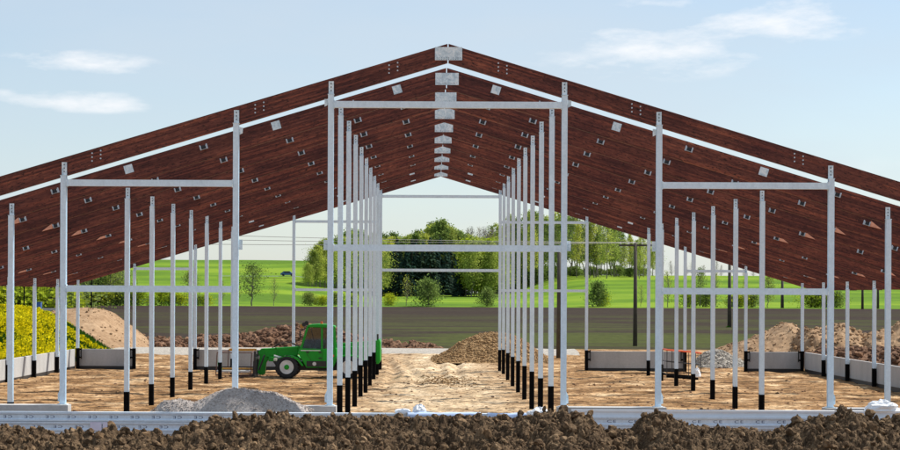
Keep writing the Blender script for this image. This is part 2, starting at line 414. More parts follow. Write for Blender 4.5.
def column(fr, rel, topv, base='tar', blk=1.21, zlow=-.1, cleats=False, foot=False):
    x = rel*K; zt = vz(topv); sg = 1 if rel > 0 else -1
    c = shared(('col', round(zt,2), round(zlow,2)), lambda: hsec(.145, zlow, zt-.34), M['steel'], 'column', fr, (x, 0, 0))
    def hp():
        m = MB().box(-.066,.066,-.012,.0,-.42,0); m.box(-.085,.085,-.085,-.076,-.425,-.405); return m
    def bl():
        m = MB().box(-.066,.066,.045,.07,-.42,0).use(1)
        for z in (-.06,-.15,-.24):
            m.tube((0,.03,z),(0,.05,z),.016,n=6)
        return m
    shared('hbolts', bl, [M['plate'], M['darksteel']], 'head_plate', c, (0, 0, zt))
    shared('cap', lambda: MB().box(-.085,.085,-.085,.084,-.352,-.338), M['plate'], 'cap_plate', c, (0, 0, zt))
    if base == 'tar':
        shared(('tar', blk), lambda: MB().box(-.08,.08,-.085,.085,-.12,blk), M['tar'], 'bitumen_coating', c)
        if cleats:
            shared(('cleat', sg, cleats), lambda: MB().box(.08,.2,-.06,.0,.55,.63).box(.08,.2,-.06,0,.95,1.03).box(.18,.21,-.07,.01,.5,1.08) if cleats > 0 else MB().box(-.2,-.08,-.06,.0,.55,.63).box(-.2,-.08,-.06,0,.95,1.03).box(-.21,-.18,-.07,.01,.5,1.08), M['tar'], 'bracket', c)
    if foot:
        shared(('foot', sg), lambda: MB().box(-.12,.12,-.12,.12,.932,.95).prism([(sg*.073,1.0),(sg*.13,1.02),(sg*.13,1.2),(sg*.073,1.32)][::sg], -.01, .0), M['plate'], 'foot_plate', c)
    return c
def beam(fr, r0, r1, v, h=.165, y=-.02):
    m = MB(); x0 = r0*K+.08; x1 = r1*K-.08; z = vz(v)
    t = .012
    pts = [(-.075,-h/2),(.075,-h/2),(.075,-h/2+t),(-.063,-h/2+t),(-.063,h/2-t),(.075,h/2-t),(.075,h/2),(-.075,h/2)]
    m.prismx([(a+y, b_+z) for a, b_ in pts], x0, x1)
    o = m.build('tie_beam', M['steel'], fr)
    MB().box(x0-.006,x0+.012,-.1+y,.08+y,z-h/2-.02,z+h/2+.02).build('end_plate', M['plate'], o)
    MB().box(x1-.012,x1+.006,-.1+y,.08+y,z-h/2-.02,z+h/2+.02).build('end_plate', M['plate'], o)
    return o
YI = lambda i: (9.41+i)*5
ROWS = [475, 1000, 1775, 2530, 3310, 4077, 4822, 5600, 6370]
ORD = ['nearest','second','third','fourth','fifth','sixth','seventh','eighth','ninth','farthest']
for i in range(10):
    if i == 0: lab = 'nearest barn frame with tie beams standing on concrete plinths and a slimmer timber rafter above'
    elif i == 1: lab = 'second barn frame from the camera with square zinc plates on its dark timber rafters'
    elif i == 9: lab = 'farthest barn frame closing the rear gable with thin tie beams against the sky'
    else: lab = '%s barn frame from the camera with dark timber rafters and zinc columns with black feet' % ORD[i]
    fr = empty('barn_frame', (0, YI(i), 0), lab, 'building frame', 'barn frames standing one behind the other')
    kd = 'end' if i in (0, 9) else 'mid'
    for sg in (-1, 1):
        rf = shared(('raf', kd, sg), lambda: raf(kd, sg), M['wood'], 'rafter', fr)
        for q, r in enumerate(ROWS):
            x = sg*r*K; z = vz(TOP - SL*r - 76); ang = -sg*math.atan(SL)
            if i == 0:
                if r in (475, 1775, 3310, 4822):
                    r2 = {475:515}.get(r, r); x = sg*r2*K; z = vz(TOP - SL*r2 - 76)
                    for a in (-.11, .11):
                        for b_ in (-.1, 0, .1):
                            shared('dot', lambda: MB().tube((0,-.02,0),(0,0,0),.021,n=8), M['bolt'], 'bolt', rf, (x+a, .085, z+b_-sg*SL*a))
            elif i in (1, 8, 9) and r in (475, 1775, 3310):
                r2 = {475:515}.get(r, r); x = sg*r2*K; z = vz(TOP - SL*r2 - 74)
                shared(('sq', sg), lambda: rot_rect(0, 0, .25, .235, ang, -.014, -.002), M['plate'], 'square_plate', rf, (x, .085, z))
            else:
                h = shared('hanger', hanger, [M['bolt'], M['darksteel']], 'joist_hanger', rf, (x, .085, z)); h.rotation_euler = (0, -ang, 0)  # darksteel here only colours the backing that stands for the recess shade
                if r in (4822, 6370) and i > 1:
                    w = shared(('wedge', sg), lambda: MB().prism([(sg*.115,-.075),(sg*.115,.09),(sg*.50,-.085)][::-sg], -.05, -.004), M['wedge_orange'], 'orange_wedge', rf, (x, .085, z))  # orange triangular piece tapering outward from the hanger
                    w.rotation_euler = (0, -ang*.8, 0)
                else:
                    pass
    # ridge plate with faint rows of nails
    if i == 0: z0, z1 = TOP-157, TOP-33
    else: z0, z1 = TOP-180, TOP-54
    x0, x1 = (-.335, .365) if i == 0 else (-.32, .345)
    rp = MB().box(x0, x1, .068, .083, vz(z0), vz(z1))
    nb = rp.use(1)
    for a in range(11):
        for b_ in range(2):
            xx = x0+.05+a*(x1-x0-.1)/10; zz = vz(z0)+.025+b_*.035
            if random.random() < .75: nb.box(xx-.008, xx+.008, .064, .068, zz-.006, zz+.006)
    rp.build('ridge_plate', [M['plate'], M['darksteel']], fr)
    # columns
    rt = lambda r, d: TOP - SL*r - d
    for sg in (-1, 1):
        if i == 0:
            for r, d in ((1099, 30), (1990, 38), (3610, 48)):
                column(fr, sg*r, rt(r, d), base=None, zlow=.945, foot=True)
            column(fr, sg*6670, rt(6670, 111), base=None, zlow=.945, foot=True)
        elif i == 9:
            column(fr, sg*1100, rt(1100, 54), blk=1.05)
            column(fr, sg*2697, rt(2697, 74), blk=1.05, cleats=sg)
            column(fr, sg*4510, rt(4510, 70), blk=1.05, cleats=-sg)
            column(fr, sg*5630, rt(5630, 117), blk=1.05, cleats=sg)
            column(fr, sg*6670, rt(6670, 111), blk=1.05, cleats=-sg)
        else:
            column(fr, sg*1099, rt(1099, 54))
            if i >= 2: column(fr, sg*3622, rt(3622, 70), blk=.73)
            if i == 1: column(fr, -4525 if sg < 0 else 4604, rt(4560, 62), blk=.69)
            column(fr, sg*6670, rt(6670, 111), blk=.78)
    if i == 0:
        beam(fr, -1099, 1099, 1793); beam(fr, -1099, 1099, 445)
        for sg in (-1, 1):
            a, b_ = (1990, 3610) if sg > 0 else (-3610, -1990)
            beam(fr, a, b_, 1045); beam(fr, a, b_, 51)
        for r, s2 in ((1990,-1),(1099,1),(-1990,1),(-1099,-1)):
            x = r*K + s2*.125
            MB().box(x-.05, x+.05, -.02, .0, vz(445)-.06, vz(445)+.2).build('cleat', M['plate'], fr)
            z = vz(TOP - SL*abs(r) - 235)
            MB().prism([(x-.04,z-.1),(x+.04,z-.06),(x+.05,z+.08),(x-.04,z+.1)], -.02, .0).build('cleat', M['plate'], fr)
    if i == 9:
        beam(fr, -1100, 1100, 1823, .14, .02); beam(fr, -1100, 1100, 464, .14, .02)
        for sg in (-1, 1):
            a, b_ = (1100, 2697) if sg > 0 else (-2697, -1100)
            beam(fr, a, b_, 1353, .13, .02); beam(fr, a, b_, 97, .13, .02)
            a, b_ = (4510, 5630) if sg > 0 else (-5630, -4510)
            beam(fr, a, b_, 470, .13, .02)

# ------------------------------------------------------------------ concrete panels and plinths
def panel(x0, x1, y0, y1, lab, nm='low_concrete_wall', z0=.15, z1=1.0, grp='low concrete wall panels around the barn floor'):
    cx, cy = (x0+x1)/2, (y0+y1)/2
    o = MB().box(x0-cx, x1-cx, y0-cy, y1-cy, z0, z1).build(nm, M['concrete'], None, False, (cx, cy, 0), .012)
    tag(o, lab, 'concrete wall', grp)
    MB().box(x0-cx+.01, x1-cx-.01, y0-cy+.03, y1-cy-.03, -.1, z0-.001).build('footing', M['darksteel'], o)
    return o
for i in range(3, 9):
    y0, y1 = YI(i)+.02, YI(i+1)-.02; k = 9-i
    for sg in (-1, 1):
        x = sg*6670*K; a = x - sg*(-.10); b_ = x + sg*.22
        side = 'left' if sg < 0 else 'right'
        panel(min(a,b_), max(a,b_), y0, y1, 'low concrete wall panel on the %s side of the barn, %s from the rear corner' % (side, ['','first','second','third','fourth','fifth','sixth'][k]))
Yr = YI(9)
for a, b_, t in ((-6670,-5630,'low grey concrete panel of the rear wall in front of the yellow flowers'), (-4510,-2697,'low grey concrete panel of the rear wall behind the pallet forks'),
              (2697,4510,'low grey concrete panel of the rear wall behind the orange topped cage'), (5630,6670,'low grey concrete panel of the rear wall in front of the right sand heaps')):
    panel(a*K+.03, b_*K-.03, Yr+.12, Yr+.24, t)
for a, b_, t in ((-7200,-3545,'concrete plinth under the outermost left column of the nearest frame'), (-2060,-1035,'concrete plinth behind the grey gravel heap'),
              (1035,2060,'concrete plinth right of the central passage under two columns'), (3545,7200,'concrete plinth at the right edge under the nearest frame')):
    panel(a*K, b_*K, YI(0)-.25, YI(0)+.2, t, 'concrete_plinth', .15, .93, 'plinths under the nearest frame')

# ------------------------------------------------------------------ purlin bundles in front
Yp = 44.9
def ce_mesh(flip):
    cu = bpy.data.curves.new('ce', 'FONT'); cu.body = 'CE'; cu.size = .15; cu.align_x = 'CENTER'; cu.align_y = 'CENTER'; cu.space_character = 1.25
    o = bpy.data.objects.new('ce', cu); col.objects.link(o)
    dg = bpy.context.evaluated_depsgraph_get(); me = bpy.data.meshes.new_from_object(o.evaluated_get(dg))
    vs = [tuple(v.co) for v in me.vertices]; fs = [tuple(p.vertices) for p in me.polygons]
    bpy.data.objects.remove(o); bpy.data.meshes.remove(me); bpy.data.curves.remove(cu)
    return [((-x, -y) if flip else (x, y)) for x, y, z in vs], fs
def purlin(x0, x1, zt, yy, flip, lab, marks=True, ph0=0.0):
    h = .235
    prof = [(0,0),(0,-.045),(.035,-.075),(.035,-.160),(0,-.19),(0,-h+.005),(.20,-h+.005),(.20,-h+.012),(.008,-h+.012),(.008,-.187),(.043,-.157),(.043,-.078),(.008,-.048),(.008,-.007),(.20,-.007),(.20,0)]
    cx = (x0+x1)/2
    m = MB().prismx([(a, b_) for a, b_ in prof], x0-cx, x1-cx).use(1)
    if marks:
        vs, fs = ce_mesh(flip); x = x0+.3+ph0
        while x < x1-.3:
            k = len(m.v); m.v += [(x-cx+a*1.15, .0335, -.118+b_*.62) for a, b_ in vs]; m.f += [tuple(k+q for q in f) for f in fs]; x += .52
    o = m.build('steel_purlin', [M['purlin'] if marks else M['white'], M['ink']], None, False, (cx, yy, zt))
    return tag(o, lab, 'steel purlin', 'galvanised purlins stacked in front of the barn')
names = ['top', 'second', 'third']
for t in range(3):
    purlin(-14.2+.12*t, 1.02-.05*t, .875-t*.24, Yp, True, 'galvanised purlin in the left stack behind the soil bank, %s from the top' % ['first','second','third'][t], True, .07*t)
    purlin(3.05+.06*t, 14.6, .985-(0,.165,.405)[t], Yp-(.05 if t else 0), False, 'galvanised purlin in the right stack behind the soil bank, %s from the top' % ['first','second','third'][t], t > 0, .1*t)
for q in range(5):
    for x in (-12.5+q*3.1, 3.9+q*2.5):
        if q == 4 and x < 2: x = .2
        tag(MB().box(x, x+.1, Yp-.05, Yp+.5, -.1, .16 if x < 3 else .26).build('timber_bearer', M['rust'], None), 'short timber bearer carrying the stacked purlins above the ground', 'timber', 'bearers under the purlins')
for x in (wx(96.5,Yp), wx(109,Yp)):
    tag(MB().box(-.14,.14,-.008,-.002,-.11,.10).build('paper_label', M['paper'], None, False, (x, Yp, .535)), 'white delivery note stuck on the left purlins, %s of the pair' % ('left' if x < wx(100,Yp) else 'right'), 'label', 'delivery notes')
    
def crumple(name, pts, mt, lab, cat, r=.16, n=1, seed=1):
    rr = random.Random(seed); m = MB()
    x, y, z, w, h = pts
    nu, nv = 28, 12
    for j in range(nv+1):
        for i2 in range(nu):
            a = 2*math.pi*i2/nu; e = math.pi/2*j/nv
            f = 1 + .35*noise.noise(Vector((math.cos(a)*1.7+seed, math.sin(a)*1.7, e*2.2))) + .12*noise.noise(Vector((math.cos(a)*6, math.sin(a)*6+seed, e*7)))
            m.v.append((w*math.cos(a)*math.cos(e)*f, .22*math.sin(a)*math.cos(e)*f, h*math.sin(e)*f))
    for j in range(nv):
        for i2 in range(nu):
            k = (i2+1) % nu; m.f.append((j*nu+i2, j*nu+k, (j+1)*nu+k, (j+1)*nu+i2))
    m.f.append(tuple(reversed(range(nu))))
    return tag(m.build(name, mt, None, False, (x, y, z)), lab, cat, 'crumpled plastic wrapping')
crumple('plastic_wrap', (wx(403,Yp), Yp+.15, .873, .22, .10), M['white'], 'flat scrap of white plastic wrap on the left purlin stack', 'plastic wrap', seed=3)
crumple('plastic_wrap', (wx(420,Yp), Yp+.12, .873, .17, .20), M['white'], 'knotted lump of white plastic wrap on the left purlin stack', 'plastic wrap', seed=5)
crumple('plastic_wrap', (wx(540,Yp-.6), Yp-.6, .78, .32, .28), M['white'], 'large white plastic lump beside the central passage', 'plastic wrap', seed=9)
crumple('plastic_wrap', (wx(884,Yp), Yp+.15, .985, .45, .24), M['white'], 'white plastic heap on the right purlin stack at the picture edge', 'plastic wrap', seed=12)
def film(x0, x1, zt, zb, lab):
    m = MB(); n = 60
    for i2 in range(n+1):
        x = x0+(x1-x0)*i2/n
        for j, (y, z) in enumerate(((.3, zt-.03), (.02, zt), (-.06, zt-.04), (-.08, (zt+zb)/2), (-.05, zb))):
            q = noise.noise(Vector((x*2.5, j*.9, 3.1)))*.04
            m.v.append((x, Yp-.1+y+q, z+q*.6))
    for i2 in range(n):
        for j in range(4):
            a = i2*5+j; m.f.append((a, a+1, a+6, a+5))
    o = m.build('plastic_film', M['bluefilm'], None, True); so = o.modifiers.new('t', 'SOLIDIFY'); so.thickness = .01
    return tag(o, lab, 'plastic film', 'bluish film sheets')
film(wx(408,Yp), wx(481,Yp), .915, .70, 'bluish plastic film draped over the right end of the left purlin stack')
film(wx(488,Yp), wx(556,Yp), .905, .55, 'bluish plastic film lying in the central gap between the purlin stacks')

# ------------------------------------------------------------------ heaps and banks
def interp(pts, x):
    if x <= pts[0][0]: return pts[0][1]
    for (a, b_), (c, d) in zip(pts, pts[1:]):
        if x <= c: t = (x-a)/(c-a); return b_+(d-b_)*t
    return pts[-1][1]
def heap(name, px, Yc, wf, wb, mt, lab, cat, nz=.08, ns=1.2, step=.12, peak=1.6, clods=0, csz=(.05,.15), kind=None, clodname='clods', cmt=None, group=None, seed=0, zoff=0, clab=None, smooth=False, absn=False, cpow=3.2, crumb=False):
    pts = [(wx(a, Yc), wz(a, b_, Yc)) for a, b_ in px]
    x0, x1 = pts[0][0], pts[-1][0]; cx = (x0+x1)/2
    nx = int((x1-x0)/step)+2; ny = int((wf+wb)/step)+2
    def hz(x, y):
        h = interp(pts, x); d = (y-Yc)
        t = 1+d/wf if d < 0 else 1-d/wb
        t = max(0, t); s = t**(1/peak) if d < 0 else ss(t)
        s = min(1, 1.04*math.sin(min(1, t)*math.pi/2)**1.15)
        q = fbm(x, y, ns, 5, seed)*nz + fbm(x, y, ns*4, 3, seed+9)*nz*.45
        if absn: q = nz*.8 - abs(fbm(x, y, ns, 4, seed))*nz*1.8 + fbm(x, y, ns*5, 3, seed)*nz*.5 + abs(fbm(x, y, ns*9, 2, seed+2))*nz*.35 + max(0, fbm(x, y, ns*2.2, 2, seed+4)-.1)*nz*.9
        return h*s + q*min(1, s*2.5) - .03
    m = MB()
    X_ = lin(x0, x1, nx); Y_ = lin(Yc-wf, Yc+wb, ny)
    for y in Y_:
        for x in X_:
            e = min(1, (x-x0)/.3, (x1-x)/.3)
            m.v.append((x-cx, y-Yc, (hz(x, y) if 0 < e else -.05)*(max(0,e)**.5) + zoff))
    for j in range(ny-1):
        for i2 in range(nx-1):
            a = j*nx+i2; m.f.append((a, a+1, a+nx+1, a+nx))
    o = m.build(name, mt, None, smooth, (cx, Yc, 0)); tag(o, lab, cat, group, kind)
    if clods:
        rr = random.Random(seed+3); c = MB()
        for _ in range(clods):
            x = rr.uniform(x0+.1, x1-.1); y = rr.uniform(Yc-wf*.98, Yc+wb*.4)
            r = csz[0] + (csz[1]-csz[0])*rr.random()**cpow
            (crag(c, (x-cx, y-Yc, hz(x,y)+r*rr.uniform(-.25,.3)+zoff), r, rr) if crumb else c.rock((x-cx, y-Yc, hz(x,y)+r*rr.uniform(.0,.45)+zoff), r, .85, rr))
        co = c.build(clodname, cmt or mt, o); tag(co, clab, kind='stuff')
    return o
# foreground bank of dug soil, the nearest thing
heap('soil_bank', [(-150,428),(0,424),(15,425),(30,427),(45,427),(60,433),(72,427),(100,431),(108,425),(116,429),(125,433),(130,428),(150,429),(172,436),(190,421),(212,418),(225,415),(240,414),(255,417),(275,411),(285,407),(300,413),(330,415),(345,413),(360,415),(380,413),(400,415),(420,414),(450,415),(480,412),(505,417),(530,414),(545,409),(556,411),(561,406),(570,413),(575,409),(590,414),(603,426),(615,428),(622,428),(633,426),(645,414),(656,411),(668,414),(690,423),(720,425),(740,426),(756,429),(772,430),(785,423),(797,416),(806,418),(820,414),(832,413),(843,404),(850,410),(862,414),(880,417),(900,414),(1050,420)],
     42.0, 4.5, 1.9, M['soil'], 'long dark brown bank of freshly dug clumpy soil across the foreground', 'soil bank', nz=.19, ns=1.5, step=.034, clods=9000, csz=(.010,.115), zoff=-.215, cpow=4.6, crumb=True, clodname='soil_clods', cmt=M['clod'], absn=True, clab='loose dark soil clods on the bank')
heap('gravel_heap', [(146,412),(152,409),(165,400),(180,398),(195,401),(208,396),(220,391),(235,388),(255,388.5),(275,392),(290,399),(305,406),(318,412)], 45.9, .95, 1.5, M['gravel'],
     'grey gravel heap behind the left purlin stack', 'gravel heap', nz=.05, ns=1.4, step=.04, clods=5000, csz=(.008,.024), clodname='gravel_stones', seed=4, zoff=0)
# behind the barn
bank = heap('grass_bank', [(-260,306),(-60,306),(0,309),(25,310),(40,313),(60,322),(80,334),(98,346),(110,354),(118,358)], 112, 13, 5, M['grass'], 'green bank covered with yellow flowers at the left edge', 'grass bank', nz=.12, ns=.4, step=.4, smooth=True)
fl = MB(); gs = MB(); rr = random.Random(11)
bp = [(wx(a,112), wz(a,b_,112)) for a, b_ in [(-60,306),(0,309),(25,310),(40,313),(60,322),(80,334),(98,346),(110,354),(118,358)]]
for k in range(34000):
    x = rr.uniform(-33, wx(120,112)); y = rr.uniform(99.2, 113.5)
    h = interp(bp, x); t = 1+(y-112)/13 if y < 112 else 1-(y-112)/5
    s = min(1, 1.04*math.sin(max(0,min(1,t))*math.pi/2)**1.15); z = h*s
    if z < .1: continue
    pat = noise.noise(Vector((x*.35, y*.35, 1.7)))
    r = rr.uniform(.042, .078)
    if rr.random() < .60 + pat*1.5:
        k0 = len(fl.v); zz = z+rr.uniform(.05,.3); a = rr.uniform(0,6)
        for q in range(4):
            fl.v.append((x+r*math.cos(a+q*1.57), y+rr.uniform(-.03,.03)+ .5*r*math.sin(a+q*1.57), zz+r*math.sin(a+q*1.57)*.9))
        fl.f.append((k0,k0+1,k0+2,k0+3))
    k0 = len(gs.v); hh = rr.uniform(.1,.3); d = rr.uniform(-.1,.1)
    gs.v += [(x-.04,y,z-.05),(x+.04,y,z-.05),(x+d,y+.02,z+hh)]; gs.f.append((k0,k0+1,k0+2))
tag(fl.build('yellow_flowers', M['flower'], None), 'mass of small yellow flowers covering the green bank at the left', 'flowers', kind='stuff')
tag(gs.build('bank_grass', M['grass'], None), 'green grass blades between the yellow flowers on the left bank', 'grass', kind='stuff')
heap('sand_heap', [(28,322),(45,314),(62,310),(85,308),(100,309),(112,314),(125,324),(138,334),(150,345),(158,350)], 128, 11, 8, M['sand'], 'large smooth sand heap behind the yellow flower bank', 'sand heap', nz=.12, ns=.35, step=.3, clods=500, csz=(.03,.11), clodname='sand_lumps', seed=21, group='sand heaps behind the barn')
heap('soil_ridge', [(112,352),(125,349),(140,343),(155,341),(170,340),(185,342),(200,339),(215,337),(230,339),(245,336),(258,334),(268,331),(280,331),(290,328),(300,327),(312,328),(322,330),(335,330),(350,336),(368,342),(385,343),(400,347),(412,345),(425,346),(436,349),(446,356)], 131, 4.5, 3.5, M['redsoil'], 'low ridge of red brown soil and broken sods behind the green telehandler', 'soil ridge', nz=.22, ns=.6, step=.16, clods=5200, csz=(.05,.30), clodname='sods', seed=31, zoff=-.1, absn=True)
heap('chip_heap', [(430,359),(440,355),(450,349),(462,341),(475,336),(488,333),(500,333),(512,335),(524,341),(536,350),(548,358)], 108, 5, 4, M['chips'], 'golden brown heap of coarse chips behind the right inner column row', 'heap', nz=.08, ns=.8, step=.15, clods=5000, csz=(.03,.10), clodname='chips', seed=41)
heap('rubble_heap', [(694,367),(700,358),(708,352),(716,350),(724,352),(734,357),(745,363),(750,366)], 101, 3, 3, M['rubble'], 'pale stone rubble heap seen in the rear opening right of the orange topped cage', 'rubble heap', nz=.06, ns=1, step=.12, clods=2600, csz=(.03,.10), clodname='stones', seed=43)
heap('sand_heap', [(712,352),(725,347),(738,342),(750,339),(760,334),(772,329),(783,323.5),(790,324),(797,329),(803,336),(812,350)], 112, 7, 5, M['sand'], 'pointed sand heap behind the right rear corner panel, left of its neighbours', 'sand heap', nz=.15, ns=.5, step=.16, clods=600, csz=(.03,.12), clodname='sand_lumps', seed=51, group='sand heaps behind the barn')
heap('sand_heap', [(788,350),(796,338),(803,330),(812,329),(825,327),(835,323),(843,326),(850,330),(858,335),(866,345),(872,352)], 108, 6, 5, M['sand'], 'middle sand heap behind the right side wall panels', 'sand heap', nz=.3, ns=.5, step=.16, clods=900, csz=(.03,.16), clodname='sand_lumps', seed=61, group='sand heaps behind the barn')
heap('sand_heap', [(852,350),(860,337),(868,334),(880,332),(888,329),(894,325),(902,320),(920,316),(960,320),(1000,345)], 106, 6, 5, M['sand'], 'sand heap cut off by the right picture edge', 'sand heap', nz=.3, ns=.5, step=.16, clods=900, csz=(.03,.16), clodname='sand_lumps', seed=71, group='sand heaps behind the barn')
heap('soil_ridge', [(795,357),(830,351),(850,352),(880,351),(905,353),(960,352),(1000,358)], 101, 3, 2.5, M['redsoil'], 'dark broken soil along the foot of the right sand heaps', 'soil ridge', nz=.15, ns=.8, step=.15, clods=900, csz=(.06,.25), clodname='sods', seed=81, absn=True)
# loose lumps on the site floor
lm = MB(); rr = random.Random(5)
for _ in range(7000):
    y = rr.uniform(50, 112); x = rr.uniform(-.27,.27)*y; r = .015+.06*rr.random()**5
    lm.rock((x, y, rutz(x,y)+r*.15), r, .55, rr)
tag(lm.build('loose_earth', M['redsoil'], None), 'small loose lumps of earth scattered over the sandy floor', 'earth lumps', kind='stuff')
lt = MB()
for _ in range(420):      # a small tump in the central passage
    a = rr.gauss(0,1); b_ = rr.gauss(0,1); y = 81+b_*2.2; x = CX + (447-433)/F*y + a*.6; r = rr.uniform(.02,.055)
    lt.rock((x, y, rutz(x,y)+.02), r, .6, rr)
tag(lt.build('earth_patch', M['chips'], None), 'low patch of dark crumbly earth in the middle of the central passage', 'earth patch', kind='stuff')

# ------------------------------------------------------------------ telehandler
Yt = 82.55; S = Yt/F
def tx(px): return CX + (px-433)*S
def tz(py): return (378.8-py)*S
def poly(pts): return [(tx(a), tz(b_)) for a, b_ in pts][::-1]
TH = empty('telehandler', (0,0,0), 'bright green telehandler with its forks lowered, behind the left inner columns', 'telehandler')
W = 2.25; y0 = Yt; yc = Yt+W/2; y1 = Yt+W
def tp(name, m, mt, par=TH, bevel=.02, smooth=False): return m.build(name, M[mt], par, smooth, None, bevel)
def wheel(px, ya, yb):
    cx, cz, r = tx(px), .512, .512; s = 1 if yb > ya else -1; w = abs(yb-ya)
    yy = lambda t: ya + s*w*t
    m = MB().lathe_y(cx, cz, [(.30, yy(.06)),(.40,yy(0)),(r*.93,yy(.04)),(r,yy(.16)),(r,yy(.84)),(r*.93,yy(.96)),(.40,yy(1)),(.30,yy(.94))], 36)
    for q in range(20):
        a = 2*math.pi*q/20
        for h in (0, 1):
            aa = a + h*.157; c, sn = math.cos(aa), math.sin(aa)
            ty = lambda t: ya + s*w*t
            t0, t1 = (.03,.52) if h == 0 else (.48,.97)
            k = len(m.v)
            for (rr2, da) in ((r*.97,-.055),(r*.97,.055),(r*1.035,.045),(r*1.035,-.045)):
                for (tt, sk) in ((t0, 0 if h == 0 else .12),(t1, .12 if h == 0 else 0)):
                    an = aa+da+sk; m.v.append((cx+rr2*math.cos(an), ty(tt), cz+rr2*math.sin(an)))
            m.f += [(k,k+1,k+3,k+2),(k+2,k+3,k+5,k+4),(k+4,k+5,k+7,k+6),(k+6,k+7,k+1,k),(k,k+2,k+4,k+6),(k+1,k+7,k+5,k+3)]
    wob = bpy.data.objects.new('wheel', None); col.objects.link(wob); wob.parent = TH; wob.empty_display_size = .2
    tp('tyre', m, 'tyre', wob, 0, True)
    tp('rim', MB().lathe_y(cx, cz, [(.12,yy(.2)),(.29,yy(.1)),(.30,yy(.02)),(.275,yy(.015)),(.23,yy(.12)),(.12,yy(.08))][::-1] if False else [(.315,yy(.9)),(.315,yy(-.01)),(.29,yy(-.02)),(.26,yy(.03)),(.13,yy(.04)),(.12,yy(.02))], 28), 'rim', wob, 0)
    tp('hub', MB().lathe_y(cx, cz, [(.125,yy(.5)),(.115,yy(-.02)),(.10,yy(-.05)),(.06,yy(-.06))], 20), 'green', wob, .0)
    m2 = MB()
    for q in range(8):
        a = q*math.pi/4; m2.tube((cx+.2*math.cos(a), yy(.13), cz+.2*math.sin(a)), (cx+.2*math.cos(a), yy(.06), cz+.2*math.sin(a)), .018, n=6)
    tp('wheel_bolts', m2, 'darksteel', wob, 0)
for px in (287, 348.5):
    wheel(px, y0-.02, y0+.38); wheel(px, y1+.02, y1-.38)
tp('chassis', MB().prism(poly([(272,362),(365,362),(372,357),(374,366),(340,371),(296,371),(276,368)]), y0+.5, y1-.5), 'darksteel')
tp('axle', MB().tube((tx(287),y0+.2,.51),(tx(287),y1-.2,.51),.11), 'darksteel'); tp('axle', MB().tube((tx(348.5),y0+.2,.51),(tx(348.5),y1-.2,.51),.11), 'darksteel')
cabw = y0+1.02
# lower cab body, doors
bodyp = [(300.2,348.5),(321,349.3),(336.5,348.5),(337,360),(333.5,368),(306.5,368),(303,362),(298,353.5)]
body = tp('cab_body', MB().prism(poly(bodyp), y0+.06, cabw), 'green', bevel=.03)
tp('grille', MB().box(tx(306.8), tx(326.5), y0+.045, y0+.058, tz(367), tz(361.2)), 'dgreen', body, .005)
tp('emblem', MB().lathe_y(tx(314.6), tz(364.1), [(.085,y0+.044),(.085,y0+.03),(.05,y0+.028)], 20), 'rim', body, 0)
tp('door_handle', MB().box(tx(306.2), tx(309.3), y0+.02, y0+.058, tz(353.2), tz(351.8)), 'darksteel', body, .004)
tp('door_handle', MB().box(tx(318.8), tx(321.8), y0+.02, y0+.058, tz(353.2), tz(351.8)), 'darksteel', body, .004)
tp('latch', MB().box(tx(319), tx(321.8), y0+.03, y0+.058, tz(359.0), tz(357.8)), 'darksteel', body, .004)
tp('door_seam', MB().box(tx(322.4), tx(322.7), y0+.052, y0+.059, tz(361), tz(349.5)).prism(poly([(306.5,354),(306.9,354),(311.5,360.5),(311.1,360.5)]), y0+.052, y0+.059), 'dgreen', body, 0)
# pillars and roof
def bar(a, b_, w, ya, yb, mt='green', nm='pillar', par=TH):
    (x0_, z0_), (x1_, z1_) = (tx(a[0]), tz(a[1])), (tx(b_[0]), tz(b_[1]))
    d = Vector((x1_-x0_, z1_-z0_)).normalized(); n = Vector((-d.y, d.x))*w/2
    return tp(nm, MB().prism([(x0_+n.x,z0_+n.y),(x0_-n.x,z0_-n.y),(x1_-n.x,z1_-n.y),(x1_+n.x,z1_+n.y)], ya, yb), mt, par, .01)
cab = bpy.data.objects.new('cab', None); col.objects.link(cab); cab.parent = TH; cab.empty_display_size = .3
for ya in (y0+.1, cabw-.1):
    bar((301,349.5),(307.6,327.2),.09,ya-.04,ya+.04, par=cab); bar((322,349.5),(322,327),.07,ya-.04,ya+.04, par=cab); bar((334.8,349.5),(333.5,327),.09,ya-.04,ya+.04, par=cab)
tp('roof', MB().prism(poly([(306.2,327.5),(308.5,324.9),(318,324.2),(330,324.6),(335,326.3),(335.2,328)]), y0+.03, cabw+.02), 'green', cab, .03)
for ya in (y0+.085, cabw-.09):
    tp('side_window', MB().prism(poly([(302.4,348.8),(308.6,328),(321.2,328),(321.2,348.8)]), ya, ya+.006), 'glass', cab, 0)
    tp('rear_side_window', MB().prism(poly([(323,348.8),(323,328),(333,328),(334,348.8)]), ya, ya+.006), 'glass', cab, 0)
tp('seat', MB().box(tx(316), tx(326), y0+.3, y0+.8, tz(352), tz(347)).prism(poly([(325,349),(329,349),(330.5,334),(327.5,333)]), y0+.3, y0+.8), 'darksteel', cab, .03)
tp('steering_wheel', MB().tube((tx(310),y0+.55,tz(349)),(tx(312.5),y0+.55,tz(342.5)),.03).tube((tx(311.6),y0+.55,tz(342.8)),(tx(313.0),y0+.55,tz(341.8)),.2,n=16), 'darksteel', cab, 0)
for k, (a, b_) in enumerate(((303.8,324.8),(301.6,326.5),(305.8,323.4))):
    tp('work_light', MB().lathe_y(tx(a), tz(b_), [(.05,y0+.25+k*.22),(.09,y0+.18+k*.22),(.095,y0+.12+k*.22)], 14), 'ochre' if k == 1 else 'darksteel', cab, 0)
    tp('light_bracket', MB().tube((tx(a),y0+.25+k*.22,tz(b_)),(tx(307.5),y0+.3+k*.2,tz(327)),.02,n=6), 'darksteel', cab, 0)
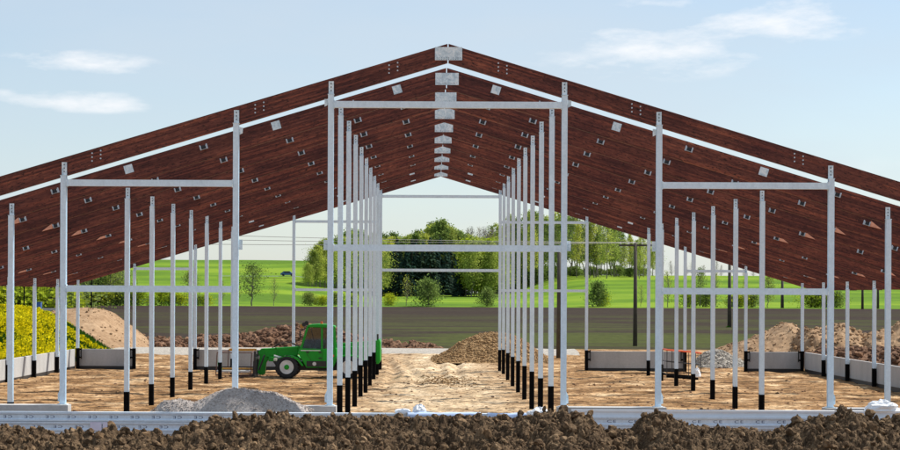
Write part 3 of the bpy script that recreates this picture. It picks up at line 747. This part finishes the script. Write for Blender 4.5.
# mirror
tp('mirror', MB().box(tx(299.8), tx(301.2), y0-.18, y0-.02, tz(338), tz(331.5)).tube((tx(301),y0-.05,tz(331.5)),(tx(306.5),y0+.06,tz(328)),.012,n=6), 'darksteel', cab, 0)
# engine side, rear
hood = tp('engine_hood', MB().prism(poly([(337.5,352),(339,347.5),(372,346.5),(377,349),(377.5,362),(364,364),(361,358),(336.5,358)]), y0+.85, y1-.05), 'green', bevel=.04)
tp('rear_panel', MB().prism(poly([(376.3,341),(379.2,339),(380.2,342),(380.4,361),(379,364),(376.3,364)]), y0+.25, y1-.1), 'green', bevel=.03)
tp('exhaust', MB().tube((tx(377.6),y0+.45,tz(342)),(tx(377.6),y0+.45,tz(334.2)),.045), 'darksteel', bevel=0)
tp('fender', MB().prism(poly([(333.5,358.5),(337.5,356.2),(348.5,355),(360,356.5),(363.5,360),(362.5,361),(358.5,358.2),(348.5,356.6),(338.5,358),(334.5,361)]), y0+.0, y0+.5), 'green', bevel=.01)
tp('fender', MB().prism(poly([(279,358.5),(284,356.2),(292,356),(298.5,358.5),(304,366),(302,366.3),(297,360.3),(291,357.6),(285,357.8),(280,360.2)]), y0+.0, y0+.5), 'green', bevel=.01)
tp('fender', MB().prism(poly([(274,361),(279,357.5),(287,355.6),(295,357),(301,362),(299.5,363),(294,358.6),(287,357),(280,358.8),(275,362.3)]), y1-.5, y1), 'green', bevel=.01)
# boom on the far side of the cab
ya, yb = y0+1.25, y0+1.62
bm = tp('boom', MB().prism(poly([(378.5,341),(380,349),(266,357.8),(266,349.6)]), ya, yb), 'green', bevel=.02)
tp('boom_section', MB().prism(poly([(296,348.3),(296,356.6),(264,358.5),(262,349.8)]), ya-.02, yb+.02), 'green', bm, .02)
tp('boom_collar', MB().box(tx(273), tx(275), ya-.05, yb+.05, tz(358.8), tz(348.6)), 'green', bm, .01)
tp('boom_head', MB().prism(poly([(268,349.4),(259,349.8),(255.6,353),(257.2,358),(255,374.5),(257.8,376.8),(262.6,375.8),(264,364),(268,358.8)]), ya+.04, yb-.04), 'green', bm, .02)
tp('lift_ram', MB().tube((tx(272),ya-.12,tz(357)),(tx(300),ya-.12,tz(364)),.05).tube((tx(300),ya-.12,tz(364)),(tx(314),ya-.12,tz(367)),.07), 'rim', bm, 0)
tp('tilt_ram', MB().tube((tx(263.5),yc-.5,tz(356)),(tx(258),yc-.5,tz(371)),.04), 'darksteel', bm, 0)
tp('hydraulic_block', MB().box(tx(267),tx(272.5),ya-.35,ya-.02,tz(362.5),tz(358)).tube((tx(270),ya-.3,tz(360)),(tx(277),ya-.4,tz(363)),.045), 'green', bm, .02)
tp('headlight', MB().box(tx(273.2),tx(276.2),y0+.35,y0+.55,tz(361.5),tz(359)), 'lamp', bevel=.01)
car_ = tp('fork_carriage', MB().box(tx(253.6),tx(255.2),y0+.35,y1-.2,tz(378),tz(375.5)).box(tx(253.6),tx(255.2),y0+.35,y1-.2,tz(361),tz(358)).box(tx(253.4),tx(255.4),y0+.4,y0+.52,tz(378),tz(352)).box(tx(253.4),tx(255.4),y1-.4,y1-.28,tz(378),tz(352)).box(tx(253.4),tx(255.4),yc-.06,yc+.06,tz(378),tz(355)), 'darksteel')
for yy in (y0+.6, y1-.7):
    tp('fork', MB().prism(poly([(253.4,362),(252.2,362),(252,376.2),(228,377),(227,377.8),(253.4,377.8)]), yy, yy+.11), 'darksteel', car_, 0)

hz = MB()
for k_ in range(3):
    pr = None
    for q in range(13):
        t = q/12; p = Vector((tx(298-28*t), ya-.06-.03*k_, tz(347.5+1.5*t)+.0+.16*math.sin(t*math.pi)*(1+.3*k_))); 
        if pr is not None: hz.tube(pr, p, .014, n=5)
        pr = p
tp('hydraulic_hoses', hz, 'tyre', bm, 0)
tp('step', MB().box(tx(318),tx(330),y0-.06,y0+.1,tz(371.6),tz(370.8)).box(tx(318),tx(318.6),y0-.05,y0+.05,tz(371),tz(367)).box(tx(329.4),tx(330),y0-.05,y0+.05,tz(371),tz(367)), 'darksteel')
tp('body_stripe', MB().box(tx(300.8),tx(320.5),y0+.054,y0+.0595,tz(351.2),tz(350.3)), 'rim', body, 0)
tp('reflector', MB().box(tx(333),tx(334.2),y0+.05,y0+.0595,tz(357),tz(355)), 'orange', body, 0)
tp('wiper', MB().tube((tx(311),y0+.075,tz(329)),(tx(315),y0+.075,tz(344)),.012,n=5), 'darksteel', cab, 0)
tp('warning_beacon', MB().tube((tx(321),y0+.5,tz(324.4)),(tx(321),y0+.5,tz(321.8)),.055,.05,12), 'orange', cab, 0)

# stillage on the forks, and its plank
def rack(lab, corners, h, rad, mt, name='steel_stillage', extra=None, cat='rack'):
    pass
ST = empty('steel_stillage', (tx(235), Yt+1, 0), 'rusty tube stillage with an ochre top bar held by the forks', 'stillage')
def sl(px, yo, py): return (tx(px)-tx(235), yo-1, tz(py)+.0)
m = MB()
for yo, d in ((.45, 0), (1.7, 0)):
    dx = 0 if yo < 1 else 8.5; dz = 0 if yo < 1 else -1.5
    A, B, C, D = sl(215+dx,yo,376.5+dz*.7), sl(216.2+dx,yo,353.6+dz), sl(251,yo,353.6+dz), sl(250,yo,376.5+dz*.7)
    for p, q in ((A,B),(B,C),(C,D),(A,D)): m.tube(p, q, .022, n=6)
for px in (216.2, 251): m.tube(sl(px,.45,353.6), sl(px if px > 230 else 224.7,1.7,352.1), .022, n=6)
m.tube(sl(215,.45,376), sl(223.5,1.7,375), .022, n=6); m.tube(sl(250,.45,376), sl(250,1.7,375), .022, n=6)
m.build('tube_frame', M['rust'], ST)
MB().box(tx(225)-tx(235), tx(253)-tx(235), .62, .78, tz(352.6), tz(350.2)).build('top_bar', M['ochre'], ST)
MB().box(tx(215.5)-tx(235), tx(250)-tx(235), -.5, -.2, tz(373.2), tz(371.4)).build('plank', M['rim'], ST)
MB().box(tx(219)-tx(235), tx(250)-tx(235), .2, .6, tz(371), tz(369.6)).build('plank', M['ochre'], ST)
tag(MB().prism([(-.05,0),(.11,0),(.07,.45),(-.04,.75),(-.09,.3)], -.05, .06).build('plastic_bag', M['green'], None, False, (tx(218.2), Yt+.7, tz(371))), 'small green bag tied beside the ochre topped stillage', 'bag')

# orange topped cage on the right
Yg = 1380*K and 78.5
Sg = Yg/F
CG = empty('tube_cage', (wx(684.5,Yg), Yg, 0), 'black tube cage with an orange top rail, among the right columns', 'cage')
def g(px, py, yo=0): return (wx(px,Yg)-wx(684.5,Yg), yo, wz(px,py,Yg))
fm = MB(); D2 = 1.3
posts = [(667.3,350.3,375.2),(677,350.9,375.4),(689,351.9,376.4),(701,353.6,377.6)]
for px, t, b_ in posts:
    for yo, dx in ((0,0),(D2,-.7)):
        fm.tube(g(px+dx,b_+(-1.2 if yo else 0),yo), g(px+dx,t,yo), .016, n=6)
for yo in (0, D2):
    fm.tube(g(666.5,361.6,yo), g(701,365.0,yo), .016, n=6)
for px, py in ((667.3,361.6),(701,365.0),(667.3,374),(701,376.5)): fm.tube(g(px,py,0), g(px-.7,py-.5,D2), .016, n=6)
fm.build('tube_frame', M['darksteel'], CG)
orr = MB()
for yo in (0, D2): orr.prismx([(yo-.03,0),(yo+.03,0),(yo+.03,.06),(yo-.03,.06)], 0, 0.001) if False else orr.tube(g(667,350.0,yo), g(701.6,353.2,yo), .03, n=6)
for px, py in ((667.3,350),(701,353.2)): orr.tube(g(px,py,0), g(px,py,D2), .035, n=6)
orr.build('top_rail', M['orange'], CG)
b0, b1 = g(666.8,376.3), g(698.5,378.8)
MB().prism([(b0[0],b0[2]-.05),(b1[0],b1[2]-.05),(b1[0],b1[2]+.05),(b0[0],b0[2]+.05)], -.06, .06).build('base_beam', M['tar'], CG)
MB().prism([(b0[0],b0[2]),(b1[0],b1[2]),(b1[0],b1[2]+.08),(b0[0],b0[2]+.08)], D2-.06, D2+.06).build('base_beam', M['tar'], CG)
crumple('plastic_wrap', (wx(695,Yg+.3), Yg-.5, wz(695,374,Yg)-.1, .12, .38), M['white'], 'white plastic bag hanging by the orange topped cage', 'plastic wrap', seed=30)

# ------------------------------------------------------------------ poles, wires, fence, car, road
def pole(px, ytop, ybase, Y, lab, arm=0, r=.13, base=None):
    X = wx(px, Y); z0_ = wz(px, ybase, Y); zt = wz(px, ytop, Y)
    e = empty('utility_pole', (X, Y, z0_), lab, 'utility pole', 'wooden poles behind the barn')
    MB().tube((0,0,-.4),(0,0,zt-z0_),r*1.15,r*.8,10).build('pole', M['pole'], e, True)
    if arm:
        a = MB().box(-arm,arm,-.07,.07,zt-z0_-.28,zt-z0_-.14).build('crossarm', M['pole'], e); ins = MB()
        for x in (-arm+.1, -arm*.4, arm*.4, arm-.1): ins.tube((x,0,zt-z0_-.14),(x,0,zt-z0_+.06),.05,.03,8)
        ins.build('insulators', M['rim'], a)
    return X, zt
P1 = pole(635.3, 242.5, 345.5, 139, 'wooden power pole with a crossarm rising from the field right of the passage', 1.25, .15)
pole(559.3, 251, 357.5, 111.5, 'wooden pole just left of the right front column of the passage', 0, .16)
P3 = pole(729.5, 262, 329.5, 200, 'dark wooden pole in the field near the rear right opening', 0, .2)
tag(MB().prism([(-.9,0),(.3,0),(.2,.35),(-.1,.5),(-.5,.15)], -.3, .3).build('grass_tussock', M['grass'], None, False, (wx(729,199.5), 199.5, wz(729,329.8,199.5)-.05)), 'dark grass tussock at the foot of the field pole', 'tussock')
pole(782.3, 278, 306, 345, 'distant thin pole at the meadow edge right of centre', 0, .28)
pole(862.5, 272, 307, 345, 'distant thin pole beyond the right side wall, left of its neighbour', 0, .22)
pole(878, 275, 307, 352, 'distant thin pole beyond the right side wall near the picture edge', 0, .22)
X0, Z0 = P1
for k, (dx, za, zb) in enumerate(((-1.1, wz(300,213,100), 0), (0, wz(300,200,100), 0), (1.1, wz(300,228,100), 0))):
    wm = MB(); A = Vector((X0+dx, 139, Z0)); B = Vector((-60+dx, 96, za)); pr = A; n = 24
    for q in range(1, n+1):
        t = q/n; c = A.lerp(B, t); c.z -= 1.2*4*t*(1-t)*.5; wm.tube(pr, c, .016, n=4); pr = c
    tag(wm.build('power_wire', M['darksteel'], None), 'thin power wire crossing the sky left of the crossarm pole, %s of three' % ['middle','highest','lowest'][k], 'wire', 'power wires')
# left fence
FN = empty('mesh_fence', (-33, 141, 0), 'dark wire mesh fence behind the flower bank at the left edge', 'fence')
fm = MB()
ztop = wz(10, 277, 141); zb_ = wz(10, 309, 141)
for q in range(100):
    x = q*.14; fm.tube((x-4,0,zb_), (x-4,0,ztop-.1), .008, n=4)
for q in range(8): fm.tube((-4,0,zb_+.1+q*.27), (9.9,0,zb_+.1+q*.27), .008, n=4)
fm.build('wire_mesh', M['tar'], FN)
for q in range(6): MB().box(q*2.6-4.1,q*2.6-4,-.04,.04,-.2,ztop).build('fence_post', M['tar'], FN)
# retaining edge carrying the fence
tag(MB().box(wx(-60,142), wx(72,142), 140.4, 143, -.2, wz(10,309.5,141)).build('earth_platform', M['meadow'], None), 'low grassy platform carrying the mesh fence', kind='structure')
tag(MB().box(0, wx(74,139)-wx(38,139), -.15, .15, 0, .2).build('kerb_wall', M['concrete'], None, False, (wx(38,139), 139.5, wz(50,309.5,139)-.1)), 'pale grey kerb behind the crest of the flower bank', 'kerb')
bx = MB().box(-.28,.28,-.25,.25,0,.62); o = bx.build('blue_barrel', M['bluecar'], None, False, (wx(37.5,126), 126, wz(37.5,311.5,126)), .06)
tag(o, 'small blue barrel standing behind the flower bank', 'barrel')
MB().box(-.3,.3,-.27,.27,.621,.66).build('lid', M['bluecar'], o)
# far road and car on the left hill
Yc_ = 560
rm = MB(); xs_ = lin(-66, -26, 40)
for x in xs_:
    for y in (Yc_-1.2, Yc_+1.2): rm.v.append((x, y, H(x,y)+.35))
for q in range(39): rm.f.append((2*q, 2*q+2, 2*q+3, 2*q+1))
tag(rm.build('road', M['road'], None), None, kind='structure')
Xc = wx(287.5, Yc_); zc_ = H(Xc, Yc_)+.4
cr = empty('parked_car', (Xc, Yc_, zc_), 'tiny blue car on the far hillside road', 'car')
MB().prism([(-2.1,.3),(2.1,.3),(2.1,.85),(1.3,.95),(.7,1.45),(-1.2,1.45),(-1.8,.95),(-2.1,.9)], -.85, .85).build('body', M['bluecar'], cr)
MB().prism([(-1.0,.95),(.9,.95),(.55,1.35),(-1.0,1.35)], -.87, .87).build('window', M['darksteel'], cr)
for x in (-1.3, 1.3): MB().lathe_y(x, .32, [(.32,-.9),(.32,.9)], 12).build('wheel', M['tyre'], cr)

# ------------------------------------------------------------------ trees
def leafquad(m, c, s, rr):
    a = Vector((rr.gauss(0,1), rr.gauss(0,1), rr.gauss(0,1))).normalized(); b_ = a.orthogonal().normalized()
    b_.rotate(Matrix.Rotation(rr.uniform(0,6.28), 3, a)); d = a.cross(b_)
    k = len(m.v); l = s*rr.uniform(.6,1.3); w = l*rr.uniform(.5,.9)
    m.v += [tuple(c+b_*l), tuple(c+d*w), tuple(c-b_*l*.9), tuple(c-d*w)]; m.f.append((k,k+1,k+2,k+3))
def broad(seed, h, cw, c0, nleaf, ls, r0, nb=26, up=.5, mess=.5, trunkgap=True):
    """trunk with limbs; leaves in clumps along twigs. returns two MBs"""
    rr = random.Random(seed); t = MB(); l = MB()
    p = Vector((0,0,-.3)); pts = [p]; lean = Vector((rr.gauss(0,.03), rr.gauss(0,.03), 0)); n = 9
    for q in range(1, n+1):
        p = Vector((lean.x*h*q/n + rr.gauss(0,.012)*h, lean.y*h*q/n + rr.gauss(0,.012)*h, h*.93*q/n)); pts.append(p)
    for q in range(n): t.tube(pts[q], pts[q+1], r0*(1-q/n)**.8+.02, r0*(1-(q+1)/n)**.8+.015, 6)
    def at(f):
        f = max(0, min(.999, f))*n; q = int(f); return pts[q].lerp(pts[q+1], f-q)
    clumps = []
    for b_ in range(nb):
        f = c0 + (1-c0)*((b_+rr.random())/nb); s = at(f)
        rel = (f-c0)/(1-c0); prof = max(.16, math.sin(min(1, rel*.72+.26)*math.pi))**.75
        L = cw*prof*rr.uniform(.6,1.15); a = b_*2.4+rr.uniform(-.5,.5)
        d = Vector((math.cos(a), math.sin(a), up*rr.uniform(.5,1.4)+rel*.6)).normalized()
        e = s + d*L; mid = s.lerp(e, .5) + Vector((0,0,-.04*L))
        rb = r0*.3*(1-f)+.035
        t.tube(s, mid, rb, rb*.7, 4); t.tube(mid, e, rb*.7, .015, 4)
        for q in range(4):
            u = rr.uniform(.35,1); c = s.lerp(e, u)
            d2 = Vector((rr.gauss(0,1), rr.gauss(0,1), rr.gauss(.3,.7))).normalized()*L*rr.uniform(.2,.45)
            t.tube(c, c+d2, rb*.35, .012, 3); clumps.append((c+d2, L*.2+.25)); 
        clumps.append((e, L*.22+.25))
    for _ in range(nleaf):
        c, r = clumps[int(rr.random()**1.1*len(clumps))]
        q = Vector((rr.gauss(0,1), rr.gauss(0,1), rr.gauss(0,.8)))*r*mess*2
        leafquad(l, c+q, ls, rr)
    return t, l
def spruce(seed, h, w, nleaf=2600):
    rr = random.Random(seed); t = MB().tube((0,0,-.3),(0,0,h*.97),h*.014+.05,.03,7); l = MB(); lev = int(h*1.5)
    for q in range(lev):
        f = q/lev; z = h*(.06+.92*f); rad = w*(1-f)**.85*rr.uniform(.8,1.1)+.15
        nb = int(6+8*(1-f))
        for b_ in range(nb):
            a = rr.uniform(0,6.28); L = rad*rr.uniform(.65,1.1); e = Vector((math.cos(a)*L, math.sin(a)*L, z-L*.32))
            s = Vector((0,0,z)); t.tube(s, e, .04, .012, 3)
            for u in range(int(5+L*4)):
                c = s.lerp(e, rr.uniform(.15,1)); k = len(l.v); sz = rr.uniform(.22,.42)
                sd = Vector((-math.sin(a), math.cos(a), 0))*sz*.8; o_ = Vector((math.cos(a),math.sin(a),-.5))*sz
                c += Vector((0,0,rr.uniform(-.2,.1)))
                l.v += [tuple(c-sd), tuple(c+o_*1.1-Vector((0,0,sz*.6))), tuple(c+sd), tuple(c-o_*.5+Vector((0,0,sz*.3)))]; l.f.append((k,k+1,k+2,k+3))
    return t, l
KINDS = {}
def kind(key, tl, lm, bm='bark'):
    t, l = tl; a = t.mesh('trunk'); a.materials.append(M[bm]); b_ = l.mesh('crown'); b_.materials.append(M[lm]); KINDS[key] = (a, b_)
for s in range(4): kind('spruce%d'%s, spruce(100+s, 19, 3.1+.3*s), 'leaf_dark')
for s in range(4): kind('light%d'%s, broad(200+s, 20, 4.2, .16, 6500, .24, .24, 44, .35), 'leaf_light')
for s in range(3): kind('mid%d'%s, broad(300+s, 18, 3.9, .16, 5200, .24, .22, 40, .35), 'leaf_mid')
for s in range(4): kind('slim%d'%s, broad(400+s, 20, 2.1, .28, 1700, .2, .15, 40, .45), ('leaf_light','leaf_mid')[s%2])
for s in range(3): kind('bare%d'%s, broad(500+s, 19, 3.0, .25, 900, .12, .2, 60, .9), 'leaf_grey')
for s in range(3): kind('field%d'%s, broad(600+s, 9, 3.0, .22, 1700, .15, .13, 30, .6), 'leaf_mid')
for s in range(2): kind('thin%d'%s, broad(700+s, 8, 2.0, .2, 380, .12, .09, 34, .8), 'leaf_light')
for s in range(3): kind('bush%d'%s, broad(800+s, 4.5, 2.4, .05, 2600, .16, .09, 30, .5), 'leaf_mid')
for s in range(2): kind('limebush%d'%s, broad(850+s, 3.2, 2.4, .05, 1700, .16, .07, 26, .4), 'leaf_bright')
for s in range(2): kind('limetree%d'%s, broad(870+s, 14, 3.2, .12, 3600, .24, .16, 30, .8), 'leaf_bright')
rt_ = random.Random(77)
def plant(key, px, ybase, ytop, Y, name, label, cat='tree', group=None, zz=None, wide=1.0):
    me = KINDS[key]; X = wx(px, Y); z = (H(X, Y) if zz is None else zz) - .1
    hgt = wz(px, ytop, Y) - z
    base = {'spruce':19,'light':20,'mid':18,'slim':20,'bare':19,'field':9,'thin':8,'bush':4.5,'limebush':3.2,'limetree':14}[key.rstrip('0123456789')]
    s = hgt/base
    e = empty(name, (X, Y, z), label, cat, group, rt_.uniform(0,6.28)); e.scale = (s*wide, s*wide, s)
    for nm, d in (('trunk', me[0]), ('crown', me[1])):
        o = bpy.data.objects.new(nm, d); col.objects.link(o); o.parent = e
    return e
# central wood: spruces in front, pale broadleaves behind and to the right
G1 = 'dark spruces of the central wood'
for q in range(26):
    px = 376 + q*3.6 + rt_.uniform(-1.5,1.5)
    plant('spruce%d'%(q%4), px, 291, 240+rt_.uniform(-6,14)+ (8 if px > 450 else 0), 600+rt_.uniform(0,35), 'spruce_tree', 'dark spruce in the central wood between the two inner column rows', group=G1, wide=1.15)
G2 = 'pale broadleaved trees of the central wood'
tops = [(372,232),(385,236),(400,231),(415,234),(425,230),(434,222),(444,221),(452,224),(462,232),(475,236),(490,240),(500,244)]
for q in range(40):
    px = 374 + q*3.2 + rt_.uniform(-2,2)
    plant('light%d'%(q%4) if q%3 else 'mid%d'%(q%9//3), px, 291, interp(tops, px)+rt_.uniform(-3,5), 640+rt_.uniform(0,45), 'broadleaf_tree', 'pale green broadleaved tree rising behind the dark spruces of the central wood', group=G2)
for q in range(14):
    px = 466 + q*2.6
    plant(('light%d'%(q%4)) if q%3 else 'limetree0', px, 291, 243+rt_.uniform(-6,14), 590+rt_.uniform(0,20), 'broadleaf_tree', 'yellow green tree at the right edge of the central wood', group='yellow green trees at the wood edge')
for q in range(16):
    px = 470 + q*4.2 + rt_.uniform(-2,2)
    plant('bare%d'%(q%3), px, 285, 219+rt_.uniform(0,10), 700+rt_.uniform(0,40), 'bare_tree', 'bare grey tree standing above the right part of the wood', group='bare grey trees')
# tall slim trees on the right hill
G3 = 'slim tall trees on the right hill'
for q in range(84):
    px = 486 + q*2.05 + rt_.uniform(-2,2)
    tp_ = interp([(486,232),(510,214),(540,208),(570,212),(590,216),(620,224),(640,236),(660,240)], px)
    plant('slim%d'%rt_.randrange(4) if q%6 else 'bare%d'%(q%3), px, 276, tp_+rt_.uniform(-5,13), 640+rt_.uniform(0,110), 'slim_tree', 'slim tall spring tree in the row on the right hill behind the columns', group=G3, wide=1.15)
for q in range(40):
    px = 488 + q*4 + rt_.uniform(-2,2)
    plant('bush%d'%(q%3), px, 276, 268+rt_.uniform(-2,3), 665+rt_.uniform(0,80), 'undergrowth_bush', 'low dark bush under the slim trees on the right hill', 'bush', 'undergrowth on the right hill', wide=1.6)
# bushes and small trees along the field edge
Yb = 353
edge = [('bush0',428.5,281,'rounded dark green bush in the middle of the passage view',1.0),('thin0',406.5,275,'thin grey sapling left of the rounded bush',.8),('limebush0',389,296,'low yellow green bush beside the left inner columns',1.0),
        ('bush1',487,290,'small rounded bush at the right of the passage view',1.0),('bush2',597,284,'small pale bush right of the passage front column',.9),('limebush1',603,294,'lime shrub beside the small pale bush',.9),
        ('field0',252,264,'dark leafless looking tree on the field edge right of the left portal',1.1),('thin1',238,272,'slender tree just left of the dark field edge tree',.9),('thin0',274,277,'wispy sapling on the green hillside left of the telehandler',.8),
        ('field1',192,268,'small tree on the field edge behind the left portal',.8),('thin1',222,280,'wispy sapling behind the left portal',.8),
        ('thin0',641,284,'wispy sapling just right of the crossarm pole',.8),('thin1',668,270,'thin field edge tree behind the right portal column',.9),('field2',700,268,'small spring tree on the field edge behind the right portal',.55),('thin0',716,272,'thin tree on the field edge in the rear right opening',.7),('thin1',745,278,'wispy sapling behind the rear right column',.8),
        ('field0',768,276,'rounded tree at the meadow edge under the right rafters',.85)]
for k, (key, px, yt, lab, wd) in enumerate(edge):
    plant(key, px, 307, yt, Yb+ (k%3)*2, 'field_bush' if 'bush' in key else 'field_tree', lab, 'bush' if 'bush' in key else 'tree', None, None, wd)
for k, px in enumerate([150,161,171,181,198,206,310,322,336,352,733,741,752,811,819,827,835,690,706]):
    plant('limebush%d'%(k%2) if k%2 else 'bush%d'%(k%3), px, 307, 294+rt_.uniform(-3,5), Yb+5, 'hedge_bush', 'low green hedge bush along the far edge of the ploughed field', 'bush', 'hedge bushes along the field edge', wide=1.3)
# left hill trees (x 315 - 385) and far left
for k, (px, yt) in enumerate([(308,262),(312,250),(316,244),(320,240),(325,237),(329,240),(333,243),(337,238),(341,234),(345,231),(348,230),(352,228),(356,228),(360,231),(363,233),(367,234),(370,235),(374,236),(378,236)]):
    plant('mid%d'%(k%3) if k%2 else 'light%d'%(k%4), px, 293, yt, 520+k*4, 'broadleaf_tree', 'green broadleaved tree on the slope behind the left inner columns', group='trees behind the left inner columns', wide=1.15)
for k in range(24):
    px = -6 + k*5.6 + rt_.uniform(-2,2); yt = interp([(0,262),(60,268),(110,266),(140,266)], px)+rt_.uniform(-8,8)
    plant(('mid0','field0','light1','field1','mid2','thin0')[k%6], px, 307, yt, 250+rt_.uniform(0,60) if px < 70 else 352+rt_.uniform(0,20), 'garden_tree', 'spring green tree behind the flower bank and sand heap at the left', group='trees behind the flower bank', wide=1.25)
for k in range(9):
    px = 4+k*8; plant('field%d'%(k%3), px, 307, 272, 175+rt_.uniform(0,12), 'dark_branched_tree', 'dark branched tree behind the mesh fence at the left', group='dark trees behind the mesh fence', wide=1.2)
for k in range(13):
    px = 6+k*11; plant('bush%d'%(k%3) if k%3 else 'limebush1', px, 307, 292, 150+rt_.uniform(0,10) if px < 70 else 352, 'hedge_bush', 'bright green bush behind the left heaps', 'bush', 'bright bushes behind the left heaps', wide=1.5)
# far hazy wood on the right horizon
for k in range(14):
    px = 660+k*9+rt_.uniform(-4,4); plant('bare%d'%(k%3), px, 272, 263+rt_.uniform(-4,6), 900, 'distant_tree', 'distant tree on the right skyline beyond the meadow', group='trees on the right skyline', wide=1.3)

# ------------------------------------------------------------------ sky, sun, camera
EL, AZ = 52.0, 62.0        # the sun stands ahead and to the right of the view
w = bpy.data.worlds.new('World'); sc.world = w; w.use_nodes = True; nt = w.node_tree
bg = nt.nodes['Background']; sky = nt.nodes.new('ShaderNodeTexSky'); sky.sky_type = 'NISHITA'; sky.sun_disc = False
sky.sun_elevation = R(EL); sky.sun_rotation = R(AZ); sky.air_density = 1.0; sky.dust_density = .6; sky.ozone_density = 1.5
tc = nt.nodes.new('ShaderNodeTexCoord')
def vm(op, a, b_=None):
    n = N(nt, 'ShaderNodeVectorMath', operation=op)
    nt.links.new(a, n.inputs[0])
    if b_ is not None: n.inputs[1].default_value = b_
    return n
def cloudmask():
    tot = None
    nz = noisen(nt, vm('MULTIPLY', tc.outputs['Generated'], (22,22,75)).outputs[0], 1.0, 7, .6)
    for (px, py, wx_, wy_, st) in ((75,66,62,11,.95),(70,103,75,9,.8),(4,95,14,5,.6),(655,50,95,22,.95),(770,20,80,19,1.0),(665,3,36,7,.8),(600,54,70,10,.5),(860,165,50,7,.15)):
        d = Vector(((px-433)/F, 1, (295.5-py)/F)).normalized()
        s = vm('SUBTRACT', tc.outputs['Generated'], tuple(d)); m_ = vm('MULTIPLY', s.outputs[0], (F/wx_, F/wx_*.2, F/wy_)); ln = vm('LENGTH', m_.outputs[0])
        mr = N(nt, 'ShaderNodeMapRange'); mr.inputs[1].default_value = 1.45; mr.inputs[2].default_value = 0.0; mr.inputs[3].default_value = 0; mr.inputs[4].default_value = 1.0
        nt.links.new(ln.outputs['Value'], mr.inputs[0])
        a = N(nt, 'ShaderNodeMath', operation='MULTIPLY_ADD'); nt.links.new(nz, a.inputs[0]); a.inputs[1].default_value = 3.2; a.inputs[2].default_value = -1.75
        b_ = N(nt, 'ShaderNodeMath', operation='ADD'); nt.links.new(a.outputs[0], b_.inputs[0]); nt.links.new(mr.outputs[0], b_.inputs[1])
        c = N(nt, 'ShaderNodeMapRange'); c.inputs[1].default_value = .1; c.inputs[2].default_value = 1.25; c.inputs[4].default_value = st; nt.links.new(b_.outputs[0], c.inputs[0])
        e = N(nt, 'ShaderNodeMath', operation='MULTIPLY'); nt.links.new(c.outputs[0], e.inputs[0])
        f = N(nt, 'ShaderNodeMapRange'); f.inputs[1].default_value = 0; f.inputs[2].default_value = .25; nt.links.new(mr.outputs[0], f.inputs[0]); nt.links.new(f.outputs[0], e.inputs[1])
        if tot is None: tot = e.outputs[0]
        else:
            mx = N(nt, 'ShaderNodeMath', operation='MAXIMUM'); nt.links.new(tot, mx.inputs[0]); nt.links.new(e.outputs[0], mx.inputs[1]); tot = mx.outputs[0]
    return tot, nz
cm, nz = cloudmask()
thin = noisen(nt, vm('MULTIPLY', tc.outputs['Generated'], (3,3,11)).outputs[0], 1.0, 5, .55)
tf = N(nt, 'ShaderNodeMapRange'); tf.inputs[1].default_value = .35; tf.inputs[2].default_value = .75; tf.inputs[3].default_value = .3; tf.inputs[4].default_value = .85; nt.links.new(thin, tf.inputs[0])
SKYW = (4.6, 5.25, 5.9)
veil = mixc(nt, tf.outputs[0], sky.outputs[0], SKYW)
cl = mixc(nt, cm, veil, (7.4, 7.4, 7.5))
nt.links.new(cl, bg.inputs[0]); bg.inputs[1].default_value = .10
sl_ = bpy.data.lights.new('sun', 'SUN'); sl_.energy = 4.4; sl_.angle = R(.5); sl_.color = (1, .95, .86)
so = bpy.data.objects.new('sun', sl_); col.objects.link(so)
d = Vector((math.sin(R(AZ))*math.cos(R(EL)), math.cos(R(AZ))*math.cos(R(EL)), math.sin(R(EL))))
so.rotation_euler = d.to_track_quat('Z', 'Y').to_euler(); so.location = (20, 60, 40)
cd = bpy.data.cameras.new('camera'); cam = bpy.data.objects.new('camera', cd); col.objects.link(cam)
cam.location = (CX, 0, EYE); cam.rotation_euler = (R(90), R(-.25), 0)
cd.sensor_width = 36; cd.lens = F/900*36; cd.shift_x = 17/900; cd.shift_y = 70.5/900; cd.clip_end = 20000; cd.clip_start = .5
sc.camera = cam
sc.view_settings.view_transform = 'Standard'; sc.view_settings.look = 'None'; sc.view_settings.exposure = .5; sc.view_settings.gamma = 1
sc.view_settings.use_curve_mapping = False
sc.render.engine = 'CYCLES'
